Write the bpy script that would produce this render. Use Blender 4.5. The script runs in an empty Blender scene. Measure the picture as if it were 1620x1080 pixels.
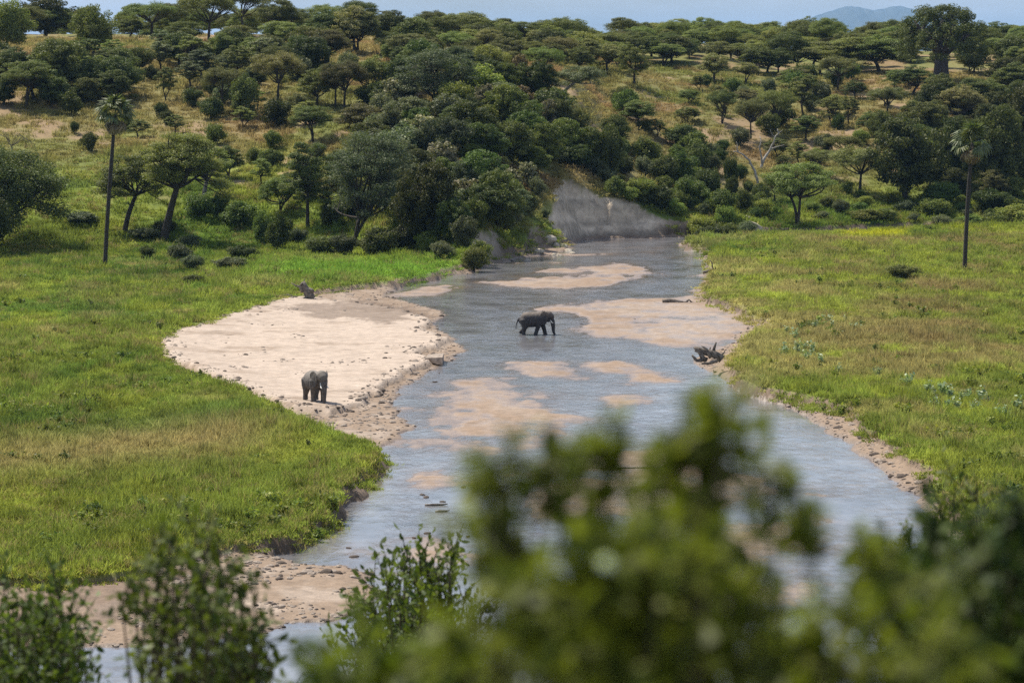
import bpy, bmesh, math, random
import numpy as np
from mathutils import Vector, Matrix

# ------------------------------------------------------------------ camera, sky, sun
sc = bpy.context.scene
FPX, W0, H0, CAMZ = 4500.0, 1620.0, 1080.0, 26.0
HORIZON = 110.0
PITCH = math.atan((540 - HORIZON) / FPX)
cam_d = bpy.data.cameras.new('camera')
cam_d.lens = FPX / W0 * 36.0
cam_d.sensor_width = 36.0
cam_d.clip_start = 0.1
cam_d.clip_end = 90000.0
cam_d.dof.use_dof = True
cam_d.dof.focus_distance = 265.0
cam_d.dof.aperture_fstop = 3.3
cam = bpy.data.objects.new('camera', cam_d)
sc.collection.objects.link(cam)
cam.location = (0, 0, CAMZ)
cam.rotation_euler = (math.pi / 2 - PITCH, 0, 0)
sc.camera = cam

SUN_EL, SUN_AZ = math.radians(57), math.radians(-50)      # azimuth from +Y, negative to the left
sdir = Vector((math.sin(SUN_AZ) * math.cos(SUN_EL), math.cos(SUN_AZ) * math.cos(SUN_EL), math.sin(SUN_EL)))
sun_d = bpy.data.lights.new('sun', 'SUN')
sun_d.energy = 5.0
sun_d.angle = math.radians(0.55)
sun_d.color = (1.0, 0.94, 0.82)
sun = bpy.data.objects.new('sun', sun_d)
sc.collection.objects.link(sun)
sun.location = (-200, 300, 400)
sun.rotation_euler = sdir.to_track_quat('Z', 'Y').to_euler()

world = bpy.data.worlds.new('World')
sc.world = world
world.use_nodes = True
wn, wl = world.node_tree.nodes, world.node_tree.links
wn.clear()
sky = wn.new('ShaderNodeTexSky')
sky.sky_type = 'NISHITA'
sky.sun_disc = False
sky.sun_elevation = SUN_EL
sky.sun_rotation = SUN_AZ
sky.air_density = 1.0
sky.dust_density = 1.5
sky.ozone_density = 1.5
wtc = wn.new('ShaderNodeTexCoord')
wmap = wn.new('ShaderNodeMapping'); wmap.inputs['Scale'].default_value = (1.6, 1.6, 7.0)
wl.new(wtc.outputs['Generated'], wmap.inputs['Vector'])
cn = wn.new('ShaderNodeTexNoise'); cn.inputs['Scale'].default_value = 2.3; cn.inputs['Detail'].default_value = 7
cn.inputs['Roughness'].default_value = 0.55
wl.new(wmap.outputs['Vector'], cn.inputs['Vector'])
cr = wn.new('ShaderNodeMapRange'); cr.inputs['From Min'].default_value = 0.40; cr.inputs['From Max'].default_value = 0.66
cr.inputs['To Max'].default_value = 0.65
wl.new(cn.outputs['Fac'], cr.inputs['Value'])
mixc = wn.new('ShaderNodeMix'); mixc.data_type = 'RGBA'
wl.new(cr.outputs['Result'], mixc.inputs['Factor'])
wl.new(sky.outputs['Color'], mixc.inputs['A'])
mixc.inputs['B'].default_value = (7.4, 8.2, 10.2, 1)
bg = wn.new('ShaderNodeBackground')
bg.inputs['Strength'].default_value = 0.09
wl.new(mixc.outputs['Result'], bg.inputs['Color'])
wo = wn.new('ShaderNodeOutputWorld')
wl.new(bg.outputs['Background'], wo.inputs['Surface'])

sc.view_settings.view_transform = 'Standard'
sc.view_settings.look = 'None'
sc.view_settings.gamma = 1.0
sc.view_settings.use_curve_mapping = False
sc.view_settings.exposure = 0.52
sc.render.engine = 'CYCLES'
sc.cycles.max_bounces = 6
sc.cycles.diffuse_bounces = 3
sc.cycles.glossy_bounces = 3
sc.cycles.transmission_bounces = 4
sc.cycles.volume_bounces = 0
sc.cycles.use_denoising = False
sc.cycles.sample_clamp_direct = 8.0
sc.cycles.sample_clamp_indirect = 3.0

# ------------------------------------------------------------------ helpers
COL = sc.collection
cp, sp = math.cos(PITCH), math.sin(PITCH)
SC_ = FPX


def ray(px, py):
    a = (px - 810) / FPX; v = -(py - 540) / FPX
    return a, v * sp + cp, v * cp - sp


def at(px, py, z=0.0):
    a, Y, Z = ray(px, py)
    t = (z - CAMZ) / Z
    return np.array([a * t, Y * t, z])


def atd(px, py, D):
    a, Y, Z = ray(px, py)
    t = D / Y
    return np.array([a * t, D, CAMZ + Z * t])


def proj(p):
    x, y, z = p[0], p[1], p[2] - CAMZ
    f = y * cp - z * sp
    u = y * sp + z * cp
    return 810 + FPX * x / f, 540 - FPX * u / f


def hash2(ix, iy, seed):
    h = (ix.astype(np.int64) * 374761393 + iy.astype(np.int64) * 668265263 + seed * 974634787) & 0x7fffffff
    h = ((h ^ (h >> 13)) * 1274126177) & 0x7fffffff
    h = ((h ^ (h >> 16)) * 668265263) & 0x7fffffff
    return ((h >> 8) & 0xffff) / 65535.0


def vnoise(x, y, seed=0):
    xi, yi = np.floor(x), np.floor(y)
    fx, fy = x - xi, y - yi
    fx = fx * fx * fx * (fx * (fx * 6 - 15) + 10); fy = fy * fy * fy * (fy * (fy * 6 - 15) + 10)
    a = hash2(xi, yi, seed); b = hash2(xi + 1, yi, seed); c = hash2(xi, yi + 1, seed); d = hash2(xi + 1, yi + 1, seed)
    return (a + (b - a) * fx) * (1 - fy) + (c + (d - c) * fx) * fy


def fbm(x, y, octv=4, seed=0, gain=0.5):
    x = np.asarray(x, float); y = np.asarray(y, float)
    s, amp, tot = 0, 1.0, 0
    ca, sa = math.cos(0.7), math.sin(0.7)
    for o in range(octv):
        s = s + amp * (vnoise(x, y, seed + o * 17) * 2 - 1); tot += amp
        amp *= gain
        x, y = (x * ca - y * sa) * 2.03 + 11.3, (x * sa + y * ca) * 2.03 - 7.1
    return s / tot


def sstep(a, b, x):
    t = np.clip((x - a) / (b - a), 0, 1)
    return t * t * (3 - 2 * t)


def sdist(poly, x, y):
    """signed distance to a closed polygon in plan, negative inside"""
    P = np.asarray(poly)[:, :2]; n = len(P)
    d2 = np.full(x.shape, 1e18); ins = np.zeros(x.shape, bool)
    for i in range(n):
        a, b = P[i], P[(i + 1) % n]
        e = b - a; L = max(e @ e, 1e-9)
        t = np.clip(((x - a[0]) * e[0] + (y - a[1]) * e[1]) / L, 0, 1)
        dx, dy = x - a[0] - t * e[0], y - a[1] - t * e[1]
        np.minimum(d2, dx * dx + dy * dy, out=d2)
        if a[1] != b[1]:
            c = ((a[1] > y) != (b[1] > y)) & (x < (b[0] - a[0]) * (y - a[1]) / (b[1] - a[1]) + a[0])
            ins ^= c
    return np.where(ins, -1, 1) * np.sqrt(d2)


class Buf:
    """collects vertices and faces of one mesh"""
    def __init__(s):
        s.v = []; s.f = []; s.n = 0; s.t = []

    def add(s, V, F, tint=None):
        V = np.asarray(V, float).reshape(-1, 3)
        s.v.append(V); s.f += [[int(i) + s.n for i in f] for f in F]; s.n += len(V)
        s.t.append(np.full(len(V), 0.5) if tint is None else np.broadcast_to(tint, (len(V),)))

    def tube(s, pts, rad, sides=7, cap=True, ry=None, squash=None):
        pts = [np.asarray(p, float) for p in pts]; n = len(pts)
        V, F = [], []
        prev = None
        for i in range(n):
            d = pts[min(i + 1, n - 1)] - pts[max(i - 1, 0)]
            d = d / (np.linalg.norm(d) + 1e-9)
            if prev is None:
                ref = np.array([0, 0, 1.0]) if abs(d[2]) < 0.9 else np.array([1.0, 0, 0])
                a = np.cross(ref, d)
            else:
                a = prev - d * (prev @ d)
            a = a / (np.linalg.norm(a) + 1e-9); prev = a
            b = np.cross(d, a)
            r = rad[i]
            r2 = r if squash is None else r * squash[i]
            for k in range(sides):
                th = 2 * math.pi * k / sides
                V.append(pts[i] + a * math.cos(th) * r + b * math.sin(th) * r2)
        for i in range(n - 1):
            for k in range(sides):
                k2 = (k + 1) % sides
                F.append((i * sides + k, i * sides + k2, (i + 1) * sides + k2, (i + 1) * sides + k))
        if cap:
            F.append(tuple(range(sides))[::-1]); F.append(tuple((n - 1) * sides + k for k in range(sides)))
        s.add(V, F)

    def mesh(s, name, smooth=True):
        V = np.concatenate(s.v) if s.v else np.zeros((0, 3))
        me = bpy.data.meshes.new(name)
        me.from_pydata(V.tolist(), [], s.f)
        if smooth:
            me.polygons.foreach_set('use_smooth', np.ones(len(me.polygons), bool))
        return me


def quads_mesh(name, V, tint=None, k=4):
    """V (n,k,3) -> mesh of n separate k-gons, tint per leaf stored as an attribute"""
    n = len(V)
    me = bpy.data.meshes.new(name)
    me.vertices.add(n * k); me.vertices.foreach_set('co', V.reshape(-1).astype(np.float32))
    me.loops.add(n * k); me.loops.foreach_set('vertex_index', np.arange(n * k, dtype=np.int32))
    me.polygons.add(n); me.polygons.foreach_set('loop_start', np.arange(0, n * k, k, dtype=np.int32))
    try:
        me.polygons.foreach_set('loop_total', np.full(n, k, np.int32))
    except Exception:
        pass
    at_ = me.attributes.new('tint', 'FLOAT', 'POINT')
    at_.data.foreach_set('value', np.repeat(np.full(n, 0.5) if tint is None else tint, k).astype(np.float32))
    me.update(calc_edges=True)
    return me


def obj(name, me, mat=None, parent=None, loc=None):
    if mat is not None and len(me.materials) == 0:
        me.materials.append(mat)
    o = bpy.data.objects.new(name, me)
    COL.objects.link(o)
    if parent is not None:
        o.parent = parent
    if loc is not None:
        o.location = loc
    return o


def tag(o, label=None, cat=None, group=None, kind=None):
    if label: o['label'] = label
    if cat: o['category'] = cat
    if group: o['group'] = group
    if kind: o['kind'] = kind
    return o


def empty(name, loc, rz=0.0):
    o = bpy.data.objects.new(name, None)
    COL.objects.link(o)
    o.location = [float(c) for c in loc]; o.rotation_euler = (0, 0, rz); o.empty_display_size = 0.3
    return o


def unit(v):
    return v / (np.linalg.norm(v, axis=-1, keepdims=True) + 1e-9)


def leaf_quads(P, size, rng, up=0.6, aspect=0.55, out=None, outw=0.0):
    """a small four-sided leaf at each point of P"""
    n = len(P)
    N = rng.normal(size=(n, 3)); N = unit(N); N[:, 2] += up
    if out is not None:
        N += out * outw
    N = unit(N)
    T = unit(np.cross(N, rng.normal(size=(n, 3)))); B = np.cross(N, T)
    s = size * rng.uniform(0.6, 1.35, (n, 1))
    a = T * s; b = B * s * aspect
    return np.stack([P - a, P - b * 0.9 + a * 0.1, P + a, P + b * 0.9 + a * 0.1], 1)


# ------------------------------------------------------------------ materials
def new_mat(name):
    m = bpy.data.materials.new(name); m.use_nodes = True
    m.node_tree.nodes.clear()
    return m, m.node_tree.nodes, m.node_tree.links


def foliage_mat(name, base, light, trans=0.3, rough=0.55, vary=0.42, instancer=False, spec=0.12):
    m, n, l = new_mat(name)
    oi = n.new('ShaderNodeObjectInfo')
    ta = n.new('ShaderNodeAttribute'); ta.attribute_name = 'tint'
    mx = n.new('ShaderNodeMix'); mx.data_type = 'RGBA'
    mx.inputs['A'].default_value = (*base, 1); mx.inputs['B'].default_value = (*light, 1)
    l.new(ta.outputs['Fac'], mx.inputs['Factor'])
    hsv = n.new('ShaderNodeHueSaturation')
    l.new(mx.outputs['Result'], hsv.inputs['Color'])
    mr = n.new('ShaderNodeMapRange'); mr.inputs['To Min'].default_value = 1 - vary; mr.inputs['To Max'].default_value = 1 + vary
    l.new(oi.outputs['Random'], mr.inputs['Value']); l.new(mr.outputs['Result'], hsv.inputs['Value'])
    mul = n.new('ShaderNodeMath'); mul.operation = 'MULTIPLY'; mul.inputs[1].default_value = 7.31
    fr = n.new('ShaderNodeMath'); fr.operation = 'FRACT'
    l.new(oi.outputs['Random'], mul.inputs[0]); l.new(mul.outputs[0], fr.inputs[0])
    mh = n.new('ShaderNodeMapRange'); mh.inputs['To Min'].default_value = 0.468; mh.inputs['To Max'].default_value = 0.518
    l.new(fr.outputs[0], mh.inputs['Value']); l.new(mh.outputs['Result'], hsv.inputs['Hue'])
    d = n.new('ShaderNodeBsdfPrincipled'); d.inputs['Roughness'].default_value = rough
    d.inputs['Specular IOR Level'].default_value = spec
    t = n.new('ShaderNodeBsdfTranslucent')
    l.new(hsv.outputs['Color'], d.inputs['Base Color'])
    br = n.new('ShaderNodeMix'); br.data_type = 'RGBA'; br.blend_type = 'MULTIPLY'; br.inputs['Factor'].default_value = 1
    br.inputs['B'].default_value = (1.25, 1.35, 0.55, 1)
    l.new(hsv.outputs['Color'], br.inputs['A']); l.new(br.outputs['Result'], t.inputs['Color'])
    ms = n.new('ShaderNodeMixShader'); ms.inputs['Fac'].default_value = trans
    l.new(d.outputs[0], ms.inputs[1]); l.new(t.outputs[0], ms.inputs[2])
    o = n.new('ShaderNodeOutputMaterial'); l.new(ms.outputs[0], o.inputs['Surface'])
    return m


def rough_mat(name, c1, c2, scale=4.0, rough=0.9, bump=0.3, stretch=(1, 1, 1), detail=5, bdist=0.05, spec=0.3):
    m, n, l = new_mat(name)
    tc = n.new('ShaderNodeTexCoord')
    mp = n.new('ShaderNodeMapping'); mp.inputs['Scale'].default_value = stretch
    l.new(tc.outputs['Object'], mp.inputs['Vector'])
    nz = n.new('ShaderNodeTexNoise'); nz.inputs['Scale'].default_value = scale; nz.inputs['Detail'].default_value = detail
    nz.inputs['Roughness'].default_value = 0.65
    l.new(mp.outputs['Vector'], nz.inputs['Vector'])
    cr_ = n.new('ShaderNodeValToRGB')
    cr_.color_ramp.elements[0].position = 0.35; cr_.color_ramp.elements[0].color = (*c1, 1)
    cr_.color_ramp.elements[1].position = 0.68; cr_.color_ramp.elements[1].color = (*c2, 1)
    l.new(nz.outputs['Fac'], cr_.inputs['Fac'])
    b = n.new('ShaderNodeBump'); b.inputs['Strength'].default_value = bump; b.inputs['Distance'].default_value = bdist
    l.new(nz.outputs['Fac'], b.inputs['Height'])
    p = n.new('ShaderNodeBsdfPrincipled'); p.inputs['Roughness'].default_value = rough
    p.inputs['Specular IOR Level'].default_value = spec
    l.new(cr_.outputs['Color'], p.inputs['Base Color']); l.new(b.outputs['Normal'], p.inputs['Normal'])
    o = n.new('ShaderNodeOutputMaterial'); l.new(p.outputs[0], o.inputs['Surface'])
    return m


def ground_mat():
    m, n, l = new_mat('ground')
    ca = n.new('ShaderNodeAttribute'); ca.attribute_name = 'gcol'
    geo = n.new('ShaderNodeNewGeometry')
    n1 = n.new('ShaderNodeTexNoise'); n1.inputs['Scale'].default_value = 1.1; n1.inputs['Detail'].default_value = 8; n1.inputs['Roughness'].default_value = 0.7
    l.new(geo.outputs['Position'], n1.inputs['Vector'])
    mr = n.new('ShaderNodeMapRange'); mr.inputs['From Min'].default_value = 0.3; mr.inputs['From Max'].default_value = 0.7
    mr.inputs['To Min'].default_value = 0.72; mr.inputs['To Max'].default_value = 1.22
    l.new(n1.outputs['Fac'], mr.inputs['Value'])
    n2 = n.new('ShaderNodeTexNoise'); n2.inputs['Scale'].default_value = 6.0; n2.inputs['Detail'].default_value = 4
    l.new(geo.outputs['Position'], n2.inputs['Vector'])
    mx = n.new('ShaderNodeMix'); mx.data_type = 'RGBA'; mx.blend_type = 'MULTIPLY'; mx.inputs['Factor'].default_value = 1
    l.new(ca.outputs['Color'], mx.inputs['A']); l.new(mr.outputs['Result'], mx.inputs['B'])
    ad = n.new('ShaderNodeMath'); ad.operation = 'ADD'
    l.new(n1.outputs['Fac'], ad.inputs[0]); l.new(n2.outputs['Fac'], ad.inputs[1])
    b = n.new('ShaderNodeBump'); b.inputs['Strength'].default_value = 0.5; b.inputs['Distance'].default_value = 0.12
    l.new(ad.outputs[0], b.inputs['Height'])
    p = n.new('ShaderNodeBsdfPrincipled'); wr_ = n.new('ShaderNodeMapRange'); wr_.inputs['To Min'].default_value = 0.95; wr_.inputs['To Max'].default_value = 0.30
    l.new(ca.outputs['Alpha'], wr_.inputs['Value']); l.new(wr_.outputs['Result'], p.inputs['Roughness'])
    ws_ = n.new('ShaderNodeMapRange'); ws_.inputs['To Min'].default_value = 0.1; ws_.inputs['To Max'].default_value = 0.5
    l.new(ca.outputs['Alpha'], ws_.inputs['Value']); l.new(ws_.outputs['Result'], p.inputs['Specular IOR Level'])
    l.new(mx.outputs['Result'], p.inputs['Base Color']); l.new(b.outputs['Normal'], p.inputs['Normal'])
    o = n.new('ShaderNodeOutputMaterial'); l.new(p.outputs[0], o.inputs['Surface'])
    return m


def grass_mat(name='grass_blades'):
    m, n, l = new_mat(name)
    ia = n.new('ShaderNodeAttribute'); ia.attribute_type = 'INSTANCER'; ia.attribute_name = 'col'
    ta = n.new('ShaderNodeAttribute'); ta.attribute_name = 'tint'
    mr = n.new('ShaderNodeMapRange'); mr.inputs['To Min'].default_value = 0.65; mr.inputs['To Max'].default_value = 1.35
    l.new(ta.outputs['Fac'], mr.inputs['Value'])
    mx = n.new('ShaderNodeMix'); mx.data_type = 'RGBA'; mx.blend_type = 'MULTIPLY'; mx.inputs['Factor'].default_value = 1
    l.new(ia.outputs['Color'], mx.inputs['A']); l.new(mr.outputs['Result'], mx.inputs['B'])
    d = n.new('ShaderNodeBsdfDiffuse'); t = n.new('ShaderNodeBsdfTranslucent')
    l.new(mx.outputs['Result'], d.inputs['Color']); l.new(mx.outputs['Result'], t.inputs['Color'])
    ms = n.new('ShaderNodeMixShader'); ms.inputs['Fac'].default_value = 0.45
    l.new(d.outputs[0], ms.inputs[1]); l.new(t.outputs[0], ms.inputs[2])
    o = n.new('ShaderNodeOutputMaterial'); l.new(ms.outputs[0], o.inputs['Surface'])
    return m


def water_mat():
    m, n, l = new_mat('river_water')
    geo = n.new('ShaderNodeNewGeometry')
    mp = n.new('ShaderNodeMapping'); mp.inputs['Scale'].default_value = (1.0, 0.5, 1.0)
    l.new(geo.outputs['Position'], mp.inputs['Vector'])
    n1 = n.new('ShaderNodeTexNoise'); n1.inputs['Scale'].default_value = 1.5; n1.inputs['Detail'].default_value = 5; n1.inputs['Roughness'].default_value = 0.62
    n1.inputs['Distortion'].default_value = 0.8
    l.new(mp.outputs['Vector'], n1.inputs['Vector'])
    n3 = n.new('ShaderNodeTexNoise'); n3.inputs['Scale'].default_value = 0.22; n3.inputs['Detail'].default_value = 5
    l.new(mp.outputs['Vector'], n3.inputs['Vector'])
    n2 = n.new('ShaderNodeTexNoise'); n2.inputs['Scale'].default_value = 0.3; n2.inputs['Detail'].default_value = 6; n2.inputs['Roughness'].default_value = 0.65
    l.new(geo.outputs['Position'], n2.inputs['Vector'])
    ca = n.new('ShaderNodeAttribute'); ca.attribute_name = 'gcol'
    mr = n.new('ShaderNodeMapRange'); mr.inputs['From Min'].default_value = 0.35; mr.inputs['From Max'].default_value = 0.65
    mr.inputs['To Min'].default_value = 0.7; mr.inputs['To Max'].default_value = 1.3
    l.new(n2.outputs['Fac'], mr.inputs['Value'])
    mx = n.new('ShaderNodeMix'); mx.data_type = 'RGBA'; mx.blend_type = 'MULTIPLY'; mx.inputs['Factor'].default_value = 1
    l.new(ca.outputs['Color'], mx.inputs['A']); l.new(mr.outputs['Result'], mx.inputs['B'])
    st = n.new('ShaderNodeMapRange'); st.inputs['From Min'].default_value = 0.35; st.inputs['From Max'].default_value = 0.62
    st.inputs['To Min'].default_value = 0.25; st.inputs['To Max'].default_value = 1.0
    l.new(n3.outputs['Fac'], st.inputs['Value'])
    b = n.new('ShaderNodeBump'); b.inputs['Distance'].default_value = 0.085
    l.new(st.outputs['Result'], b.inputs['Strength'])
    l.new(n1.outputs['Fac'], b.inputs['Height'])
    p = n.new('ShaderNodeBsdfPrincipled'); p.inputs['IOR'].default_value = 1.45
    p.inputs['Roughness'].default_value = 0.07
    l.new(mx.outputs['Result'], p.inputs['Base Color']); l.new(b.outputs['Normal'], p.inputs['Normal'])
    o = n.new('ShaderNodeOutputMaterial'); l.new(p.outputs[0], o.inputs['Surface'])
    return m


M = {
    'ground': ground_mat(), 'grass': grass_mat(), 'water': water_mat(),
    'acacia': foliage_mat('acacia_leaves', (0.100, 0.126, 0.034), (0.190, 0.212, 0.062), 0.3),
    'olive': foliage_mat('olive_leaves', (0.115, 0.120, 0.042), (0.205, 0.200, 0.078), 0.3),
    'dark': foliage_mat('dark_leaves', (0.054, 0.070, 0.022), (0.122, 0.138, 0.040), 0.27),
    'lush': foliage_mat('lush_leaves', (0.046, 0.076, 0.020), (0.145, 0.178, 0.040), 0.28, 0.5),
    'grey': foliage_mat('grey_green_leaves', (0.085, 0.105, 0.055), (0.155, 0.170, 0.080), 0.25),
    'yellow': foliage_mat('yellow_green_leaves', (0.10, 0.15, 0.030), (0.24, 0.26, 0.06), 0.3),
    'brown': foliage_mat('brown_leaves', (0.13, 0.098, 0.048), (0.25, 0.19, 0.095), 0.2),
    'cream': foliage_mat('cream_blossom', (0.075, 0.095, 0.030), (0.44, 0.40, 0.24), 0.2),
    'baobab': foliage_mat('baobab_leaves', (0.062, 0.080, 0.022), (0.135, 0.145, 0.045), 0.2, vary=0.02),
    'palm': foliage_mat('palm_fronds', (0.065, 0.088, 0.032), (0.165, 0.19, 0.085), 0.2, 0.5, 0.1, spec=0.25),
    'dryfrond': foliage_mat('dry_palm_fronds', (0.16, 0.13, 0.08), (0.33, 0.27, 0.17), 0.2, 0.5, 0.15),
    'near': foliage_mat('near_leaves', (0.036, 0.060, 0.011), (0.195, 0.235, 0.044), 0.40, 0.5, 0.05, spec=0.15),
    'mid': foliage_mat('shrub_leaves', (0.036, 0.060, 0.014), (0.140, 0.172, 0.042), 0.32, 0.5, 0.08, spec=0.15),
    'deep': foliage_mat('deep_green_leaves', (0.018, 0.032, 0.009), (0.075, 0.095, 0.022), 0.25, 0.5, 0.05, spec=0.1),
    'pale': foliage_mat('pale_weed_leaves', (0.12, 0.18, 0.08), (0.34, 0.40, 0.24), 0.25, 0.4, 0.1),
    'bark': rough_mat('dark_bark', (0.030, 0.024, 0.019), (0.075, 0.060, 0.046), 5, stretch=(1, 1, 0.3)),
    'palmbark': rough_mat('palm_bark', (0.028, 0.023, 0.019), (0.066, 0.055, 0.046), 3, stretch=(0.6, 0.6, 3)),
    'paleb': rough_mat('pale_bark', (0.14, 0.125, 0.105), (0.30, 0.27, 0.23), 4, stretch=(1, 1, 0.3)),
    'baobark': rough_mat('baobab_bark', (0.048, 0.040, 0.038), (0.110, 0.090, 0.084), 1.2, stretch=(1.5, 1.5, 0.25), bdist=0.25, bump=0.6),
    'deadwood': rough_mat('bleached_wood', (0.22, 0.195, 0.17), (0.50, 0.46, 0.41), 3, stretch=(1, 1, 0.4)),
    'drift': rough_mat('driftwood', (0.055, 0.042, 0.034), (0.28, 0.235, 0.19), 3),
    'stone': rough_mat('bank_stone', (0.16, 0.125, 0.10), (0.38, 0.31, 0.25), 2.5),
    'clod': rough_mat('dark_clod', (0.045, 0.034, 0.027), (0.12, 0.09, 0.07), 5),
    'rock': rough_mat('pale_rock', (0.26, 0.22, 0.17), (0.50, 0.44, 0.35), 1.2, bdist=0.2),
    'hide': rough_mat('elephant_hide', (0.062, 0.055, 0.052), (0.145, 0.126, 0.112), 4.5, rough=0.8, bump=0.6, detail=8, bdist=0.03),
    'hide_dark': rough_mat('wet_elephant_hide', (0.026, 0.024, 0.027), (0.066, 0.058, 0.055), 4.5, rough=0.7, bump=0.6, detail=8, bdist=0.03),
    'ivory': rough_mat('tusk_ivory', (0.66, 0.62, 0.54), (0.82, 0.79, 0.72), 3, rough=0.4, bump=0.05),
    'tuft': rough_mat('tail_hair', (0.010, 0.009, 0.009), (0.025, 0.022, 0.02), 9),
    'mountain': rough_mat('mountain_rock', (0.035, 0.048, 0.045), (0.070, 0.080, 0.068), 0.002, bump=0.0),
    'petal': foliage_mat('pale_petals', (0.62, 0.64, 0.66), (0.78, 0.80, 0.82), 0.3, vary=0.02),
    'violet': foliage_mat('violet_petals', (0.10, 0.05, 0.16), (0.18, 0.10, 0.26), 0.3, vary=0.02),
}

def sunlit_back(m, tone, z0, z1):
    """sunlight on the back and head, painted into the hide as lighter tan"""
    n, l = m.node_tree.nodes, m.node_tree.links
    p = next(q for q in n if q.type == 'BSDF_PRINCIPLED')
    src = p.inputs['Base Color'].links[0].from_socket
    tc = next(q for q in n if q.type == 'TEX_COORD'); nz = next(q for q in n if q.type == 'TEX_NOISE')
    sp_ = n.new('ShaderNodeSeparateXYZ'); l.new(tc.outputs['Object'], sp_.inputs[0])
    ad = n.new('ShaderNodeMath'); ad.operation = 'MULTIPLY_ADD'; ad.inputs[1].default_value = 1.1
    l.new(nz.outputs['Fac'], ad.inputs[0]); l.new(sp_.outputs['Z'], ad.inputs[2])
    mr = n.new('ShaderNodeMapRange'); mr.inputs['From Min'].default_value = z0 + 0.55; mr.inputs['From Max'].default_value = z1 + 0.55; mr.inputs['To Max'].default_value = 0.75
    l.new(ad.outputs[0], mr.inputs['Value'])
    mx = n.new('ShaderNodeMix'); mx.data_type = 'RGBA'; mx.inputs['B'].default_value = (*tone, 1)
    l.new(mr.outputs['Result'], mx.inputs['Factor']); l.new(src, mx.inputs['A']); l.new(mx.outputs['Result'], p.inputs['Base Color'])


sunlit_back(M['hide'], (0.21, 0.18, 0.15), 1.7, 2.5)  # sun on the upper hide is put into its colour
sunlit_back(M['hide_dark'], (0.19, 0.15, 0.115), 1.9, 2.5)

# ------------------------------------------------------------------ ground shape
def wd(px, D):
    return np.array([D * (px - 810) / FPX, D, 0.0])


def outline(px_list, z):
    return [at(px, py, z) for px, py in px_list]


L_GRASS = [(-420, 1250), (-300, 1000), (-120, 930), (0, 912), (97, 917), (133, 912), (180, 905), (233, 892), (277, 877), (360, 866),
           (417, 856), (455, 857), (493, 846), (512, 824), (538, 806), (558, 782), (572, 757), (600, 735), (606, 716), (590, 702), (560, 694), (530, 688),
           (490, 670), (440, 645), (400, 632), (360, 612), (320, 594), (280, 580), (262, 573), (253, 556), (247, 541), (290, 522), (340, 506),
           (400, 487), (430, 476), (470, 468), (500, 460), (560, 452), (620, 447), (690, 434), (716, 424)]
CLIFF_FOOT = [(745, 428), (780, 415), (813, 408), (850, 398), (893, 391), (907, 384), (927, 378), (990, 376), (1088, 375)]
R_FAR = [wd(1200, 466), wd(1320, 476), wd(1500, 490), wd(1700, 500), wd(2100, 506)]
R_NEAR = [wd(2100, 492), wd(1700, 486), wd(1500, 474), wd(1320, 459), wd(1180, 449), wd(1125, 444)]
R_GRASS = [(1088, 380), (1082, 388), (1113, 390), (1121, 404), (1128, 424), (1124, 441), (1112, 458), (1108, 470), (1135, 476), (1167, 487), (1193, 503),
           (1224, 508), (1207, 520), (1182, 531), (1171, 548), (1158, 566), (1150, 582), (1193, 612), (1240, 622), (1280, 634), (1313, 645), (1347, 652),
           (1370, 680), (1400, 695), (1440, 720), (1478, 752), (1486, 785), (1525, 825), (1570, 870), (1640, 950), (1760, 1060), (1900, 1250)]
CHANNEL = outline(L_GRASS, -0.2) + outline(CLIFF_FOOT, -1) + R_FAR + R_NEAR + outline(R_GRASS, -0.2)

L_WATER = [(-420, 1240), (-250, 1080), (-60, 1032), (160, 1023), (300, 1016), (430, 1002), (470, 987), (530, 984), (580, 965), (612, 935), (590, 905), (545, 896),
           (490, 893), (436, 885), (462, 868), (503, 842), (541, 806), (564, 778), (578, 756), (606, 733), (609, 708), (655, 673), (615, 640), (625, 617),
           (652, 603), (702, 571), (737, 557), (720, 537), (682, 513), (707, 493), (657, 482), (608, 467), (634, 450), (703, 437), (748, 432)]
W_TOP = [(780, 418), (813, 411), (852, 403), (893, 397), (907, 388), (927, 378.5), (990, 376.5), (1088, 375.5)]
R_WATER = [(1086, 381), (1078, 389), (1108, 392), (1115, 405), (1122, 424), (1118, 441), (1106, 458), (1098, 470), (1130, 480), (1160, 492), (1185, 507),
           (1200, 512), (1190, 522), (1165, 534), (1150, 548), (1110, 560), (1095, 578), (1150, 602), (1200, 628), (1250, 645), (1283, 658), (1303, 682),
           (1340, 700), (1366, 722), (1400, 744), (1427, 771), (1457, 798), (1490, 832), (1530, 880), (1600, 960), (1710, 1070), (1860, 1250)]
WATER = outline(L_WATER, -1) + outline(W_TOP, -1) + R_FAR + R_NEAR + outline(R_WATER, -1)

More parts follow.
